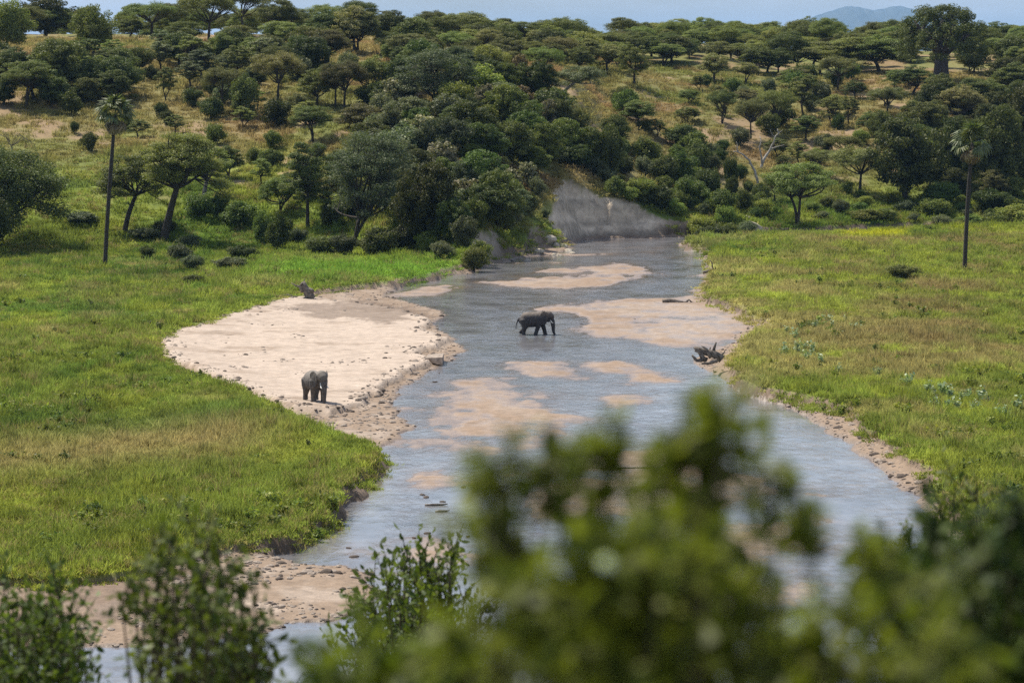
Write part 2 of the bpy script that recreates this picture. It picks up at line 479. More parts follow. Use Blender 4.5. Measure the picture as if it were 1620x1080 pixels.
SHELF = outline([(250, 540), (300, 520), (400, 490), (470, 470), (560, 478), (640, 490), (690, 505), (668, 522), (712, 533), (690, 548), (655, 556), (690, 566),
                 (660, 580), (628, 594), (612, 606), (600, 620), (580, 628), (560, 641), (520, 655), (470, 650), (400, 625), (320, 590), (262, 572)], -0.5)
STAIN = outline([(465, 492), (520, 476), (600, 470), (680, 488), (660, 500), (620, 512), (540, 506), (480, 502)], -0.5)
MUD = outline([(100, 925), (200, 925), (300, 905), (380, 900), (380, 935), (300, 960), (160, 985), (60, 960)], -0.8)
BARS = [outline(b, -1) for b in [
    [(862, 486), (940, 478), (1040, 472), (1110, 468), (1170, 485), (1215, 508), (1190, 535), (1160, 553), (1090, 551), (1020, 542), (950, 528), (920, 520), (985, 512), (958, 502), (900, 495)],
    [(690, 625), (745, 612), (765, 600), (825, 610), (840, 622), (830, 634), (880, 652), (930, 662), (900, 672), (850, 668), (780, 660), (725, 640)],
    [(665, 650), (690, 640), (742, 655), (710, 662)],
    [(728, 672), (780, 660), (860, 682), (840, 704), (790, 696), (752, 684)],
    [(670, 698), (735, 696), (752, 715), (690, 717)],
    [(648, 757), (672, 752), (705, 764), (665, 766)],
    [(845, 786), (872, 766), (960, 748), (1075, 738), (1200, 762), (1246, 780), (1150, 800), (1060, 806), (920, 816), (862, 805)],
    [(1130, 850), (1180, 828), (1280, 818), (1296, 855), (1250, 872), (1180, 894), (1120, 890)],
    [(860, 738), (960, 718), (1090, 715), (1080, 735), (980, 744), (880, 748)],
    [(818, 578), (868, 575), (908, 598), (860, 592)],
    [(772, 446), (900, 436), (965, 448), (880, 456), (800, 452)],
    [(905, 430), (985, 418), (1015, 432), (950, 442)],
    [(640, 462), (700, 452), (715, 460), (660, 467)],
    [(935, 575), (1030, 590), (1040, 603), (960, 590)],
    [(1150, 920), (1290, 925), (1340, 950), (1240, 960), (1150, 950)],
    [(960, 630), (1000, 626), (1000, 640), (970, 642)],
    [(640, 880), (700, 862), (720, 880), (670, 905)],
]]

# hillside profiles: for each picture column, where the ground shows (row) and how far away it is
PROF = {
    -500: [(395, 408), (300, 440), (220, 475), (150, 510), (85, 560), (62, 630)],
    0: [(395, 408), (300, 440), (220, 475), (150, 510), (85, 560), (62, 630)],
    220: [(392, 412), (300, 444), (215, 480), (140, 518), (80, 566), (60, 630)],
    400: [(388, 418), (300, 446), (200, 486), (125, 525), (78, 575), (60, 640)],
    560: [(395, 408), (300, 438), (210, 474), (130, 515), (82, 575), (62, 640)],
    660: [(400, 398), (330, 416), (230, 456), (150, 494), (100, 540), (70, 600)],
    750: [(424, 378), (330, 420), (240, 452), (165, 482), (108, 525), (74, 600)],
    830: [(398, 416), (345, 432), (282, 450), (190, 478), (125, 512), (85, 575)],
    900: [(384, 436), (308, 449), (271, 463), (190, 490), (125, 530), (88, 600)],
    960: [(376, 450), (310, 460), (276, 474), (240, 492), (180, 530), (118, 590), (84, 660)],
    1080: [(372, 456), (338, 466), (300, 486), (240, 520), (175, 560), (118, 620), (76, 690)],
    1250: [(354, 480), (300, 506), (240, 535), (180, 575), (128, 622), (84, 700)],
    1480: [(347, 494), (300, 512), (240, 540), (180, 576), (128, 612), (88, 700)],
    1640: [(344, 500), (285, 522), (205, 556), (135, 610), (84, 700)],
    2200: [(344, 500), (285, 522), (205, 556), (135, 610), (84, 700)],
}
PD = np.arange(300, 1000, 2.0)
PU = np.array(sorted(PROF)); PZ = []
for u in PU:
    pts = PROF[u]
    Ds = [0.0] + [pts[0][1] - 6] + [p[1] for p in pts]
    Zs = [0.0, 0.0] + [max(0.0, atd(u, p[0], p[1])[2]) for p in pts]
    Ds += [pts[-1][1] + 130, 1000.0]; Zs += [Zs[-1] + 2.0, Zs[-1] - 2]
    z = np.interp(PD, Ds, Zs)
    k = np.exp(-0.5 * (np.arange(-6, 7) / 1.5) ** 2); k /= k.sum()
    PZ.append(np.convolve(np.pad(z, 6, mode='edge'), k, 'valid'))
PZ = np.array(PZ)


def hill(x, y):
    D = np.maximum(y, 1.0)
    u = 810 + FPX * x / D
    fi = np.clip((D - 300) / 2.0, 0, len(PD) - 1.001); i = fi.astype(int); t = fi - i
    j = np.clip(np.searchsorted(PU, u) - 1, 0, len(PU) - 2)
    s = np.clip((u - PU[j]) / (PU[j + 1] - PU[j]), 0, 1); s = s * s * (3 - 2 * s)
    z0 = PZ[j, i] * (1 - t) + PZ[j, i + 1] * t
    z1 = PZ[j + 1, i] * (1 - t) + PZ[j + 1, i + 1] * t
    z = z0 * (1 - s) + z1 * s
    far = sstep(1000, 3000, D)
    return z * (1 - far) + 12 * far


SAND = np.array((0.375, 0.303, 0.245)); WETSAND = np.array((0.226, 0.164, 0.120)); MUDC = np.array((0.150, 0.108, 0.082))
BROWN = np.array((0.240, 0.178, 0.130)); CLIFFC = np.array((0.47, 0.385, 0.29)); SOIL = np.array((0.27, 0.185, 0.115))


def lerp(a, b, t):
    t = np.asarray(t)[..., None]
    return a * (1 - t) + b * t


def grass_color(x, y, z):
    """colour of the grass itself: green flats, straw-brown swathes, golden slopes"""
    u = 810 + FPX * x / np.maximum(y, 1)
    n1 = fbm(x / 16, y / 30, 4, 3); n2 = fbm(x / 5, y / 9, 3, 9); n3 = fbm(x / 45, y / 70, 3, 21)
    G = np.array((0.192, 0.240, 0.046)); G2 = np.array((0.118, 0.184, 0.036)); ST = np.array((0.320, 0.270, 0.120)); BR = np.array((0.225, 0.175, 0.080))
    Y2 = np.array((0.285, 0.315, 0.052)); GOLD = np.array((0.270, 0.215, 0.095)); LUSH = np.array((0.160, 0.285, 0.042))
    c = lerp(np.broadcast_to(G, x.shape + (3,)), G2, sstep(0.0, 0.45, n1))
    c = lerp(c, Y2, 0.55 * sstep(0.05, 0.4, -n2))
    c = lerp(c, ST, 0.7 * sstep(0.0, 0.5, n3 + 0.6 * n2))
    n4 = fbm(x / 2.2, y / 4, 3, 27)
    c = c * (1 + 0.40 * n4 + 0.30 * n3)[..., None]
    # straw swathe on the near left flat and the brown far right flat
    py = HORIZON + CAMZ * FPX / np.maximum(y, 60)
    sw = np.exp(-((py - 715 + 0.09 * (u - 200)) / 34) ** 2) * sstep(520, 330, u) * 0.8
    c = lerp(c, ST, np.clip(sw + 0.35 * sw * n2, 0, 1))
    br = sstep(1180, 1400, u) * sstep(620, 470, py) * sstep(372, 386, py) * np.clip(0.25 + 0.9 * n1 + 0.5 * n2, 0, 0.7)
    c = lerp(c, BR * 1.05, br)
    rm = sstep(1250, 1500, u) * sstep(740, 520, py) * np.clip(0.10 + 0.8 * n2 + 0.5 * n1, 0, 0.6)
    c = lerp(c, BR * 1.1, rm * (py > 372))
    lu = np.exp(-((py - 428) / 20) ** 2) * sstep(330, 480, u) * sstep(760, 690, u)
    c = lerp(c, LUSH, 0.9 * np.clip(lu, 0, 1))
    fl = np.exp(-((py - 370) / 6) ** 2) * sstep(1320, 1350, u) * sstep(1450, 1420, u)
    c = lerp(c, np.array((0.42, 0.42, 0.03)), 0.85 * fl)
    fl2 = np.exp(-((py - 364) / 5) ** 2) * sstep(1450, 1500, u) * (n2 > -0.1)
    c = lerp(c, np.array((0.30, 0.33, 0.03)), 0.7 * fl2)
    hl = sstep(0.0, 1.0, (z - 1.0 - 4.0 * sstep(620, 480, u)) / (8.0 + 6 * sstep(620, 480, u)))
    gh = lerp(np.broadcast_to(np.array((0.165, 0.180, 0.052)), x.shape + (3,)), GOLD, np.clip(0.45 + 0.9 * n1 + 0.5 * n3, 0, 1))
    gh = lerp(gh, np.array((0.27, 0.175, 0.095)), 0.7 * sstep(0.18, 0.5, fbm(x / 11, y / 14, 3, 41)))
    return lerp(c, gh, hl)


def terrain(x, y):
    """returns height, colour, grass cover, zone (0 grass, 1 sand, 2 bed, 3 cliff)"""
    x = np.asarray(x, float); y = np.asarray(y, float)
    H = hill(x, y)
    hf = sstep(0.3, 6, H)
    H = H + fbm(x / 22, y / 22, 4, 5) * (0.22 + 0.9 * hf) + fbm(x / 2.2, y / 2.2, 3, 8) * (0.07 + 0.10 * hf)
    wob = fbm(x / 4.5, y / 6.0, 5, 13, 0.6) * 1.25 + fbm(x / 1.0, y / 1.4, 3, 14) * 0.4
    near = (y < 540)
    sc_ = np.full(x.shape, 80.0); sw_ = np.full(x.shape, 80.0); sb = np.full(x.shape, 80.0); ss = np.full(x.shape, 80.0)
    st = np.full(x.shape, 80.0); sm = np.full(x.shape, 80.0)
    xn, yn = x[near], y[near]
    sc_[near] = sdist(CHANNEL, xn, yn); sw_[near] = sdist(WATER, xn, yn)
    wet = (sc_ < 3)
    xb, yb = x[wet], y[wet]
    s = np.full(xb.shape, 80.0)
    for b in BARS:
        s = np.minimum(s, sdist(b, xb, yb))
    sb[wet] = s
    ss[wet] = sdist(SHELF, xb, yb); st[wet] = sdist(STAIN, xb, yb); sm[wet] = sdist(MUD, xb, yb)
    sc_ = sc_ + wob; sw_ = sw_ + wob * 0.9
    sb = sb + fbm(x / 5, y / 9, 5, 31, 0.6) * 3.4 + fbm(x / 1.2, y / 2.6, 3, 33) * 0.8
    ss = ss + fbm(x / 2, y / 2.6, 4, 51) * 0.9 + fbm(x / 0.6, y / 0.8, 2, 52) * 0.25
    # river bed with bars
    u = 810 + FPX * x / np.maximum(y, 1)
    bias = sstep(7.0, -2.2, sb)
    ripples = fbm(x / 5.2, y / 8.5, 5, 61, 0.55)
    farw = sstep(290, 400, y)
    lower = sstep(-0.2, 0.3, fbm(x / 20, y / 40, 2, 62))
    bed = -1.112 + 0.06 * farw * (1 - bias) + 0.175 * bias + ripples * (0.125 + 0.13 * farw + 0.05 * lower) * (1 - 0.55 * bias) + fbm(x / 1.7, y / 3.2, 5, 63, 0.62) * 0.085
    bed = np.minimum(bed, -0.86)
    # beach between water and grass
    t = np.clip(sw_ / (sw_ + np.maximum(-sc_, 0) + 1e-3), 0, 1)
    beach = -0.98 + 0.42 * np.power(t, 0.6) + fbm(x / 0.9, y / 1.1, 3, 71) * 0.07 * (1 - 0.65 * sstep(0.2, -0.4, ss)) + fbm(x / 3, y / 4, 3, 72) * 0.06
    step = sstep(0.05, -0.30, ss)
    beach = beach * (1 - step) + (-0.42 + 0.34 * sstep(-7, -0.5, sc_) * (u < 560) + 0.06 * fbm(x / 5, y / 6, 3, 73) + 0.05 * fbm(x / 0.8, y / 1.3, 3, 74)) * step
    inw = sw_ < 0
    z_in = np.where(inw, bed - 0.10 * sstep(0, -1.5, sw_) * (1 - bias), beach)
    # banks and cliff
    zed = -1.0 + np.clip(sw_ * 0.25, 0, 0.5) + 0.35 * sstep(4, 12, sw_)
    gull = np.maximum(0.45, 1 + 0.12 * fbm(x / 2.6, y / 2.6, 5, 81, 0.6))
    slope = 1.3 + 0.75 * sstep(2, 6, H)
    bank = zed + np.maximum(sc_, 0) * slope * gull
    tl = sstep(2, 5, H)
    bank = bank + tl * sstep(0, 1, sc_) * (0.40 * np.sin(bank * 1.7 + 3 * fbm(x / 6, y / 6, 2, 83)) + 0.22 * fbm(x / 0.9, y / 0.9, 3, 84))
    z_out = np.minimum(H, np.maximum(bank, zed))
    z = np.where(sc_ < 0, np.minimum(z_in, H + 0.2), z_out)
    steep = (sc_ >= 0) & (bank < H - 0.02)
    tall = sstep(1.2, 3.0, H)
    # colours
    gcol = grass_color(x, y, H) * 0.8
    bare = sstep(0.15, 0.45, fbm(x / 9, y / 11, 4, 91)) * sstep(3, 9, H) * 0.8
    c = lerp(gcol, np.broadcast_to(SOIL, gcol.shape), bare)
    bankc = lerp(np.broadcast_to(BROWN * 0.75, gcol.shape), CLIFFC * np.array((1, 1, 1)), tall)
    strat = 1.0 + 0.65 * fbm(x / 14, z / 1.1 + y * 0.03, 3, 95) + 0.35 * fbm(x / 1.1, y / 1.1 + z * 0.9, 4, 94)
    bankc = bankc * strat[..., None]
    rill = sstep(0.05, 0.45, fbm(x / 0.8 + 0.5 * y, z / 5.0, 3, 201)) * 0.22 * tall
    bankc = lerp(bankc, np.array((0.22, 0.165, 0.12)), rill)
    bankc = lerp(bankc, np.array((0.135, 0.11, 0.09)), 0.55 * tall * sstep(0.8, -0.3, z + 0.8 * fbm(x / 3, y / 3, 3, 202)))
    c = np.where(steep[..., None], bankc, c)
    sandc = lerp(np.broadcast_to(BROWN, gcol.shape), SAND * 1.08, step)
    lft = sstep(900, 700, u) * sstep(560, 200, y)
    sandc = lerp(sandc, SAND * 0.9, (1 - step) * sstep(0.0, 0.4, fbm(x / 2.5, y / 4, 4, 97)) * 0.7 * lft)
    streak = sstep(0.12, 0.5, fbm(x / 6 + 0.6 * fbm(x / 3, y / 3, 2, 7), y / 4.5, 5, 99, 0.6)) * 0.55 + sstep(0.25, 0.5, fbm(x / 3, y / 1.2, 3, 100)) * 0.25
    sandc = lerp(sandc, BROWN * 0.95, streak * step)
    sandc = lerp(sandc, MUDC * 0.8, sstep(1.2, -1.2, st + fbm(x / 2.2, y / 3.4, 6, 98, 0.75) * 6.0) * 0.6)
    sandc = lerp(sandc, MUDC, sstep(0.5, -1, sm + fbm(x / 2, y / 3, 3, 96) * 1.5) * 0.6)
    edge = sstep(0.7, 0.0, sw_)
    sandc = lerp(sandc, MUDC * 0.9, edge * 0.65 * (1 - step))
    barc = lerp(np.broadcast_to(MUDC * 0.8, gcol.shape), WETSAND * 1.12, sstep(-1.03, -0.965, z))
    barc = lerp(barc, SAND * 0.86, sstep(-1.2, -5, sb) * 0.45)
    barc = lerp(barc, MUDC, sstep(0.15, 0.5, fbm(x / 5, y / 2.2, 4, 101)) * 0.45)
    sandc = np.where(inw[..., None], barc, sandc)
    ins = (sc_ < 0)
    wetn = np.where(inw, sstep(-0.90, -0.985, z + 0.03 * fbm(x / 3, y / 4, 4, 191)), 0.55 * edge * (1 - step)) * ins
    c = np.where(ins[..., None], sandc, c)
    cover = ((~ins) & (~steep)) | ((sc_ > -0.5) & (H < 2.2) & (fbm(x / 2, y / 3, 3, 105) > -0.12))
    zone = np.where(ins, np.where(inw, 2, 1), np.where(steep & (H > 2.2), 3, 0))
    c = np.concatenate([c, wetn[..., None]], -1)
    return z, c, cover, zone, bare, H, sc_


rows = [112.0]
py = 1120.0
while py > 372:
    D = CAMZ * FPX / (py - HORIZON)
    if D > rows[-1]: rows.append(D)
    py -= 1.15
d = rows[-1]
while d < 640:
    d += 0.35 if 424 < d < 472 else 0.9; rows.append(d)
while d < 760:
    d += 4; rows.append(d)
while d < 34000:
    d *= 1.12; rows.append(d)
rows = np.array(rows)
cols = np.linspace(-330, 1950, 570)
DD, UU = np.meshgrid(rows, cols, indexing='ij')
XX = DD * (UU - 810) / FPX
tz, tcol, tcover, tzone, tbare, tH, tsc = terrain(XX.ravel(), DD.ravel())
nr, nc = DD.shape
TV = np.stack([XX.ravel(), DD.ravel(), tz], 1)
idx = np.arange(nr * nc).reshape(nr, nc)
quad = np.stack([idx[:-1, :-1], idx[:-1, 1:], idx[1:, 1:], idx[1:, :-1]], -1).reshape(-1, 4)
qz = tzone[quad]
leftbank = (810 + FPX * XX.ravel() / DD.ravel())[quad[:, 0]] < 760
fz = np.where((qz == 3).sum(1) >= 2, 3, np.where((qz == 0).sum(1) >= 2, 0, np.where((qz == 2).sum(1) >= 3, 2, np.where(leftbank, 1, 4))))


def sheet(name, sel, extra=None):
    q = quad[sel]
    if len(q) == 0: return None
    used, inv = np.unique(q.ravel(), return_inverse=True)
    me = bpy.data.meshes.new(name)
    me.vertices.add(len(used)); me.vertices.foreach_set('co', TV[used].ravel().astype(np.float32))
    me.loops.add(len(inv)); me.loops.foreach_set('vertex_index', inv.astype(np.int32))
    me.polygons.add(len(q)); me.polygons.foreach_set('loop_start', np.arange(0, len(inv), 4, dtype=np.int32))
    me.update(calc_edges=True)
    me.polygons.foreach_set('use_smooth', np.ones(len(q), bool))
    a = me.attributes.new('gcol', 'FLOAT_COLOR', 'POINT')
    rgba = np.ones((len(used), 4), np.float32); rgba[:, :3] = np.clip(tcol[used][:, :3], 0.01, 0.8); rgba[:, 3] = tcol[used][:, 3]
    a.data.foreach_set('color', rgba.ravel())
    o = obj(name, me, M['ground'])
    return tag(o, kind='structure')


tag(sheet('grassland', fz == 0), 'grassy floodplain and hillside on both sides of the river')
tag(sheet('sand_bank', fz == 1), 'pale dry sand bank on the left of the river')
tag(sheet('river_sandbars', fz == 2), 'wet pinkish sandbars and bed of the shallow river')
tag(sheet('earth_cliff', fz == 3), 'bare grey earth cliff above the river bend')
tag(sheet('eroded_bank', fz == 4), 'eroded brown earth bank along the right side of the river')

# the slope below the viewpoint
gx = np.linspace(-90, 90, 90); gy = np.concatenate([np.linspace(-40, 0, 12), np.linspace(1.5, 113, 90)])
GX, GY = np.meshgrid(gx, gy)


def slope_z(x, y):
    x = np.asarray(x, float); y = np.asarray(y, float)
    z = np.where(y < 0, 24.25 + 0 * y, 24.25 - 0.248 * y)
    return np.maximum(z, -1.6) + fbm(x / 6, y / 6, 3, 111) * 0.22


GZ = slope_z(GX, GY)
me = bpy.data.meshes.new('viewpoint_slope')
ii = np.arange(GX.size).reshape(GX.shape)
me.from_pydata(np.stack([GX.ravel(), GY.ravel(), GZ.ravel()], 1).tolist(), [],
               np.stack([ii[:-1, :-1], ii[:-1, 1:], ii[1:, 1:], ii[1:, :-1]], -1).reshape(-1, 4).tolist())
a = me.attributes.new('gcol', 'FLOAT_COLOR', 'POINT')
rgba = np.zeros((GX.size, 4), np.float32); rgba[:, :3] = grass_color(GX.ravel(), GY.ravel() + 200, np.full(GX.size, 5.0)) * 0.8
a.data.foreach_set('color', rgba.ravel())
tag(obj('viewpoint_slope', me, M['ground']), 'grassy slope falling from the viewpoint to the river', kind='structure')

# water: a sheet at river level; where it is only a few centimetres deep the wet bed shows through
wr_i = np.arange(0, nr, 2); wr_i = wr_i[rows[wr_i] < 520]; wc_i = np.arange(0, nc, 2)
wrow = np.concatenate([[94.0, 103.0], rows[wr_i]])
wX = wrow[:, None] * (cols[wc_i][None, :] - 810) / FPX
wY = np.broadcast_to(wrow[:, None], wX.shape)
tz2, tc2 = tz.reshape(nr, nc), tcol[:, :3].reshape(nr, nc, 3)
wdep = np.full(wX.shape, 0.3); wdep[2:] = -1.0 - tz2[np.ix_(wr_i, wc_i)]
wbed = np.broadcast_to(MUDC, wX.shape + (3,)).copy(); wbed[2:] = tc2[np.ix_(wr_i, wc_i)]
wi = np.arange(wX.size).reshape(wX.shape)
wq = np.stack([wi[:-1, :-1], wi[:-1, 1:], wi[1:, 1:], wi[1:, :-1]], -1).reshape(-1, 4)
wq = wq[wdep.ravel()[wq].max(1) > -0.08]
used, inv = np.unique(wq.ravel(), return_inverse=True)
me = bpy.data.meshes.new('river')
me.vertices.add(len(used)); me.vertices.foreach_set('co', np.stack([wX.ravel(), wY.ravel(), np.full(wX.size, -1.0)], 1)[used].ravel().astype(np.float32))
me.loops.add(len(inv)); me.loops.foreach_set('vertex_index', inv.astype(np.int32))
me.polygons.add(len(wq)); me.polygons.foreach_set('loop_start', np.arange(0, len(inv), 4, dtype=np.int32))
me.update(calc_edges=True)
murk = 1 - np.exp(-np.maximum(wdep.ravel()[used], 0) / 0.07)
bedw = wbed.reshape(-1, 3)[used]
wcol = lerp(bedw * 0.8 + WETSAND * 0.2, np.broadcast_to(np.array((0.160, 0.160, 0.172)), bedw.shape), murk)
a = me.attributes.new('gcol', 'FLOAT_COLOR', 'POINT')
rgba = np.ones((len(used), 4), np.float32); rgba[:, :3] = np.clip(wcol, 0.01, 0.6); rgba[:, 3] = murk
a.data.foreach_set('color', rgba.ravel())
tag(obj('river', me, M['water']), 'shallow rippled river reflecting pale sky', kind='structure')

# far mountain
b = Buf(); mv, mf = [], []
mD = 24000.0
prof = [(1262, 70), (1278, 40), (1288, 27), (1303, 21), (1330, 12), (1345, 10), (1365, 10.5), (1385, 16), (1392, 15), (1408, 11), (1422, 11), (1436, 14), (1452, 24), (1480, 36), (1520, 52), (1580, 75)]
pu = np.linspace(1240, 1600, 90); pt = np.interp(pu, [p[0] for p in prof], [p[1] for p in prof])
for k, (dd, f) in enumerate([(21300, 0.0), (22200, 0.45), (23100, 0.82), (24000, 1.0), (25200, 0.7), (27000, 0.0)]):
    for u, yy in zip(pu, pt):
        p = atd(u, yy, mD)
        mv.append((p[0], dd + 250 * math.sin(u * 0.07), 5 + (p[2] - 5) * f * (1 + (0.10 * math.sin(u * 0.33 + k * 1.7) if f < 1 else 0.004 * math.sin(u * 1.1)))))
n_ = len(pu)
for k in range(5):
    for i in range(n_ - 1):
        mf.append((k * n_ + i, k * n_ + i + 1, (k + 1) * n_ + i + 1, (k + 1) * n_ + i))
b.add(mv, mf)
tag(obj('distant_mountain', b.mesh('distant_mountain'), M['mountain']), 'hazy blue mountain far beyond the wooded skyline', kind='structure')


def ground_hit(px, py):
    """where the line of sight through a picture point meets the ground"""
    a, Y, Z = ray(px, py)
    D = np.arange(112, 900, 1.5)
    x = D * a / Y; zr = CAMZ + D * Z / Y
    zg = hill(x, D) - (D < 300) * 0.0
    below = np.nonzero(zr <= zg + 0.02)[0]
    Dh = D[below[0]] if len(below) else 640.0
    xg = Dh * a / Y
    z = gz(xg, Dh)
    return np.array([xg, Dh, z])


def gz(x, y):
    fr_ = min(max(float(np.interp(y, rows, np.arange(len(rows)))), 0), nr - 1.001)
    fc_ = min(max((810 + FPX * x / y - cols[0]) / (cols[1] - cols[0]), 0), nc - 1.001)
    i, j = int(fr_), int(fc_); a, c = fr_ - i, fc_ - j
    Z = tz.reshape(nr, nc)
    return float((Z[i, j] * (1 - c) + Z[i, j + 1] * c) * (1 - a) + (Z[i + 1, j] * (1 - c) + Z[i + 1, j + 1] * c) * a)


# ------------------------------------------------------------------ scattered masses (stuff)
def scatter(name, pts, rotz, scl, colr, protos, pick, label, tilt=None):
    me = bpy.data.meshes.new(name)
    n = len(pts)
    me.vertices.add(n); me.vertices.foreach_set('co', np.asarray(pts, np.float32).ravel())
    a = me.attributes.new('rot', 'FLOAT_VECTOR', 'POINT')
    rv = np.zeros((n, 3), np.float32); rv[:, 2] = rotz
    if tilt is not None: rv[:, 0] = tilt
    a.data.foreach_set('vector', rv.ravel())
    a = me.attributes.new('scl', 'FLOAT_VECTOR', 'POINT'); a.data.foreach_set('vector', np.asarray(scl, np.float32).ravel())
    a = me.attributes.new('pick', 'INT', 'POINT'); a.data.foreach_set('value', np.asarray(pick, np.int32))
    a = me.attributes.new('col', 'FLOAT_COLOR', 'POINT')
    rgba = np.ones((n, 4), np.float32); rgba[:, :3] = colr
    a.data.foreach_set('color', rgba.ravel())
    o = obj(name, me)
    ng = bpy.data.node_groups.new(name, 'GeometryNodeTree')
    ng.interface.new_socket('Geometry', in_out='INPUT', socket_type='NodeSocketGeometry')
    ng.interface.new_socket('Geometry', in_out='OUTPUT', socket_type='NodeSocketGeometry')
    N, L = ng.nodes, ng.links
    gi, go = N.new('NodeGroupInput'), N.new('NodeGroupOutput')
    jn = N.new('GeometryNodeJoinGeometry')
    for pm in reversed(protos):
        ob = bpy.data.objects.new(name + '_source', pm)
        oi = N.new('GeometryNodeObjectInfo'); oi.inputs['Object'].default_value = ob
        oi.inputs['As Instance'].default_value = False
        g2 = N.new('GeometryNodeGeometryToInstance')
        L.new(oi.outputs['Geometry'], g2.inputs[0]); L.new(g2.outputs[0], jn.inputs[0])
    ip = N.new('GeometryNodeInstanceOnPoints')
    L.new(gi.outputs[0], ip.inputs['Points']); L.new(jn.outputs[0], ip.inputs['Instance'])
    ip.inputs['Pick Instance'].default_value = True

    def named(nm, ty):
        q = N.new('GeometryNodeInputNamedAttribute'); q.data_type = ty; q.inputs['Name'].default_value = nm
        return q.outputs[0]
    L.new(named('pick', 'INT'), ip.inputs['Instance Index'])
    L.new(named('scl', 'FLOAT_VECTOR'), ip.inputs['Scale'])
    er = N.new('FunctionNodeEulerToRotation'); L.new(named('rot', 'FLOAT_VECTOR'), er.inputs[0])
    L.new(er.outputs[0], ip.inputs['Rotation'])
    L.new(ip.outputs[0], go.inputs[0])
    md = o.modifiers.new('scatter', 'NODES'); md.node_group = ng
    return tag(o, label, kind='stuff')


def tuft_mesh(name, rng, n=26, h=0.7, rad=0.5, w=0.035, lean=0.45, heads=0.0):
    V, T = [], []
    for i in range(n):
        r = rad * math.sqrt(rng.random()); th = rng.random() * 6.283
        p = np.array([r * math.cos(th), r * math.sin(th), -0.06])
        hh = h * rng.uniform(0.55, 1.15); ld = rng.random() * 6.283; le = lean * hh * rng.random()
        d = np.array([math.cos(ld) * le, math.sin(ld) * le, hh])
        sd = rng.random() * 6.283; s = np.array([math.cos(sd), math.sin(sd), 0]) * w
        mid = p + d * 0.55 * np.array([0.6, 0.6, 1.0])
        tip = p + d
        t = rng.random()
        V.append([p - s, p + s, mid + s * 0.8, mid - s * 0.8]); T.append(t)
        V.append([mid - s * 0.8, mid + s * 0.8, tip + s * 0.2, tip - s * 0.2]); T.append(min(1, t + 0.15))
    me = quads_mesh(name, np.array(V), np.array(T))
    me.materials.append(M['grass'])
    return me


rng = np.random.default_rng(11)
tufts = [tuft_mesh('grass_tuft', rng, 30, 0.62, 0.55), tuft_mesh('grass_tuft', rng, 24, 0.85, 0.5, 0.03, 0.6), tuft_mesh('grass_tuft', rng, 30, 0.45, 0.6, 0.04, 0.7),
         tuft_mesh('grass_tuft', rng, 20, 1.1, 0.4, 0.03, 0.5)]
NB = 120000
q = rng.random(NB * 2)
Dg = 118 * (660 / 118) ** q                         # denser near the viewpoint, thinning away
Ug = rng.uniform(-200, 1820, NB * 2)
xg = Dg * (Ug - 810) / FPX
zg, cg, covg, _, bareg, Hg, scg = terrain(xg, Dg)
keep = covg & (rng.random(NB * 2) > bareg * 0.9) & (rng.random(NB * 2) < np.where(Hg > 4, 0.7, 1.0)) & (Dg < 640)
sel = np.nonzero(keep)[0]
sel = sel[:115000]
xg, yg, zg2, Hs = xg[sel], Dg[sel], zg[sel], Hg[sel]
colr = grass_color(xg, yg, Hs) * rng.uniform(0.65, 1.35, (len(sel), 1))
dry_ = rng.random(len(sel)) < np.clip(0.10 + 0.4 * fbm(xg / 4, yg / 7, 3, 171), 0.02, 0.5)
colr[dry_] = colr[dry_] * 0.35 + np.array((0.27, 0.215, 0.10)) * 0.65
colr = colr * np.array((1.2, 1.16, 1.05))
hgt = (0.75 + 0.55 * fbm(xg / 7, yg / 12, 3, 121) + rng.normal(0, 0.12, len(sel)))
hgt = 0.78 * hgt + 0.35 * (fbm(xg / 1.6, yg / 2.4, 2, 181) > 0.42) 
hgt = np.clip(hgt, 0.25, 1.3) * np.where(Hs > 3, 0.9, 1.0) * (1 + 0.25 * sstep(250, 450, yg))
wds = rng.uniform(0.8, 1.25, len(sel)) * (1 + 0.9 * sstep(220, 480, yg))
hgt = hgt * np.clip(0.45 + scg[sel] / 2.5, 0.45, 1.0)
scatter('grass', np.stack([xg, yg, zg2], 1), rng.uniform(0, 6.28, len(sel)), np.stack([wds, wds, hgt], 1), np.clip(colr, 0.01, 0.6), tufts,
        rng.integers(0, 4, len(sel)), 'green and straw coloured grass of the floodplain and slopes')

# ------------------------------------------------------------------ trees
def bez(a, b, c, n=6):
    t = np.linspace(0, 1, n)[:, None]
    return (1 - t) ** 2 * a + 2 * t * (1 - t) * b + t * t * c


def pads_to_leaves(C, R, n_each, rng, leaf, flat=0.5, up=0.7, aspect=0.5, shell=0.5, cen=None):
    P, T, O = [], [], []
    for c, r in zip(C, R):
        n = int(n_each * (r / np.mean(R)) ** 1.6) + 4
        d = unit(rng.normal(size=(n, 3)))
        rad = rng.random(n) ** (1 / 3.0 * (1 - shell) + 0.12)
        p = d * rad[:, None] * r
        p[:, 2] *= flat
        P.append(p + c); T.append(np.clip(rng.normal(rng.uniform(0.2, 0.75), 0.16, n), 0, 1)); O.append(d)
    P, T, O = np.concatenate(P), np.concatenate(T), np.concatenate(O)
    return leaf_quads(P, leaf, rng, up, aspect, O, 0.7), T


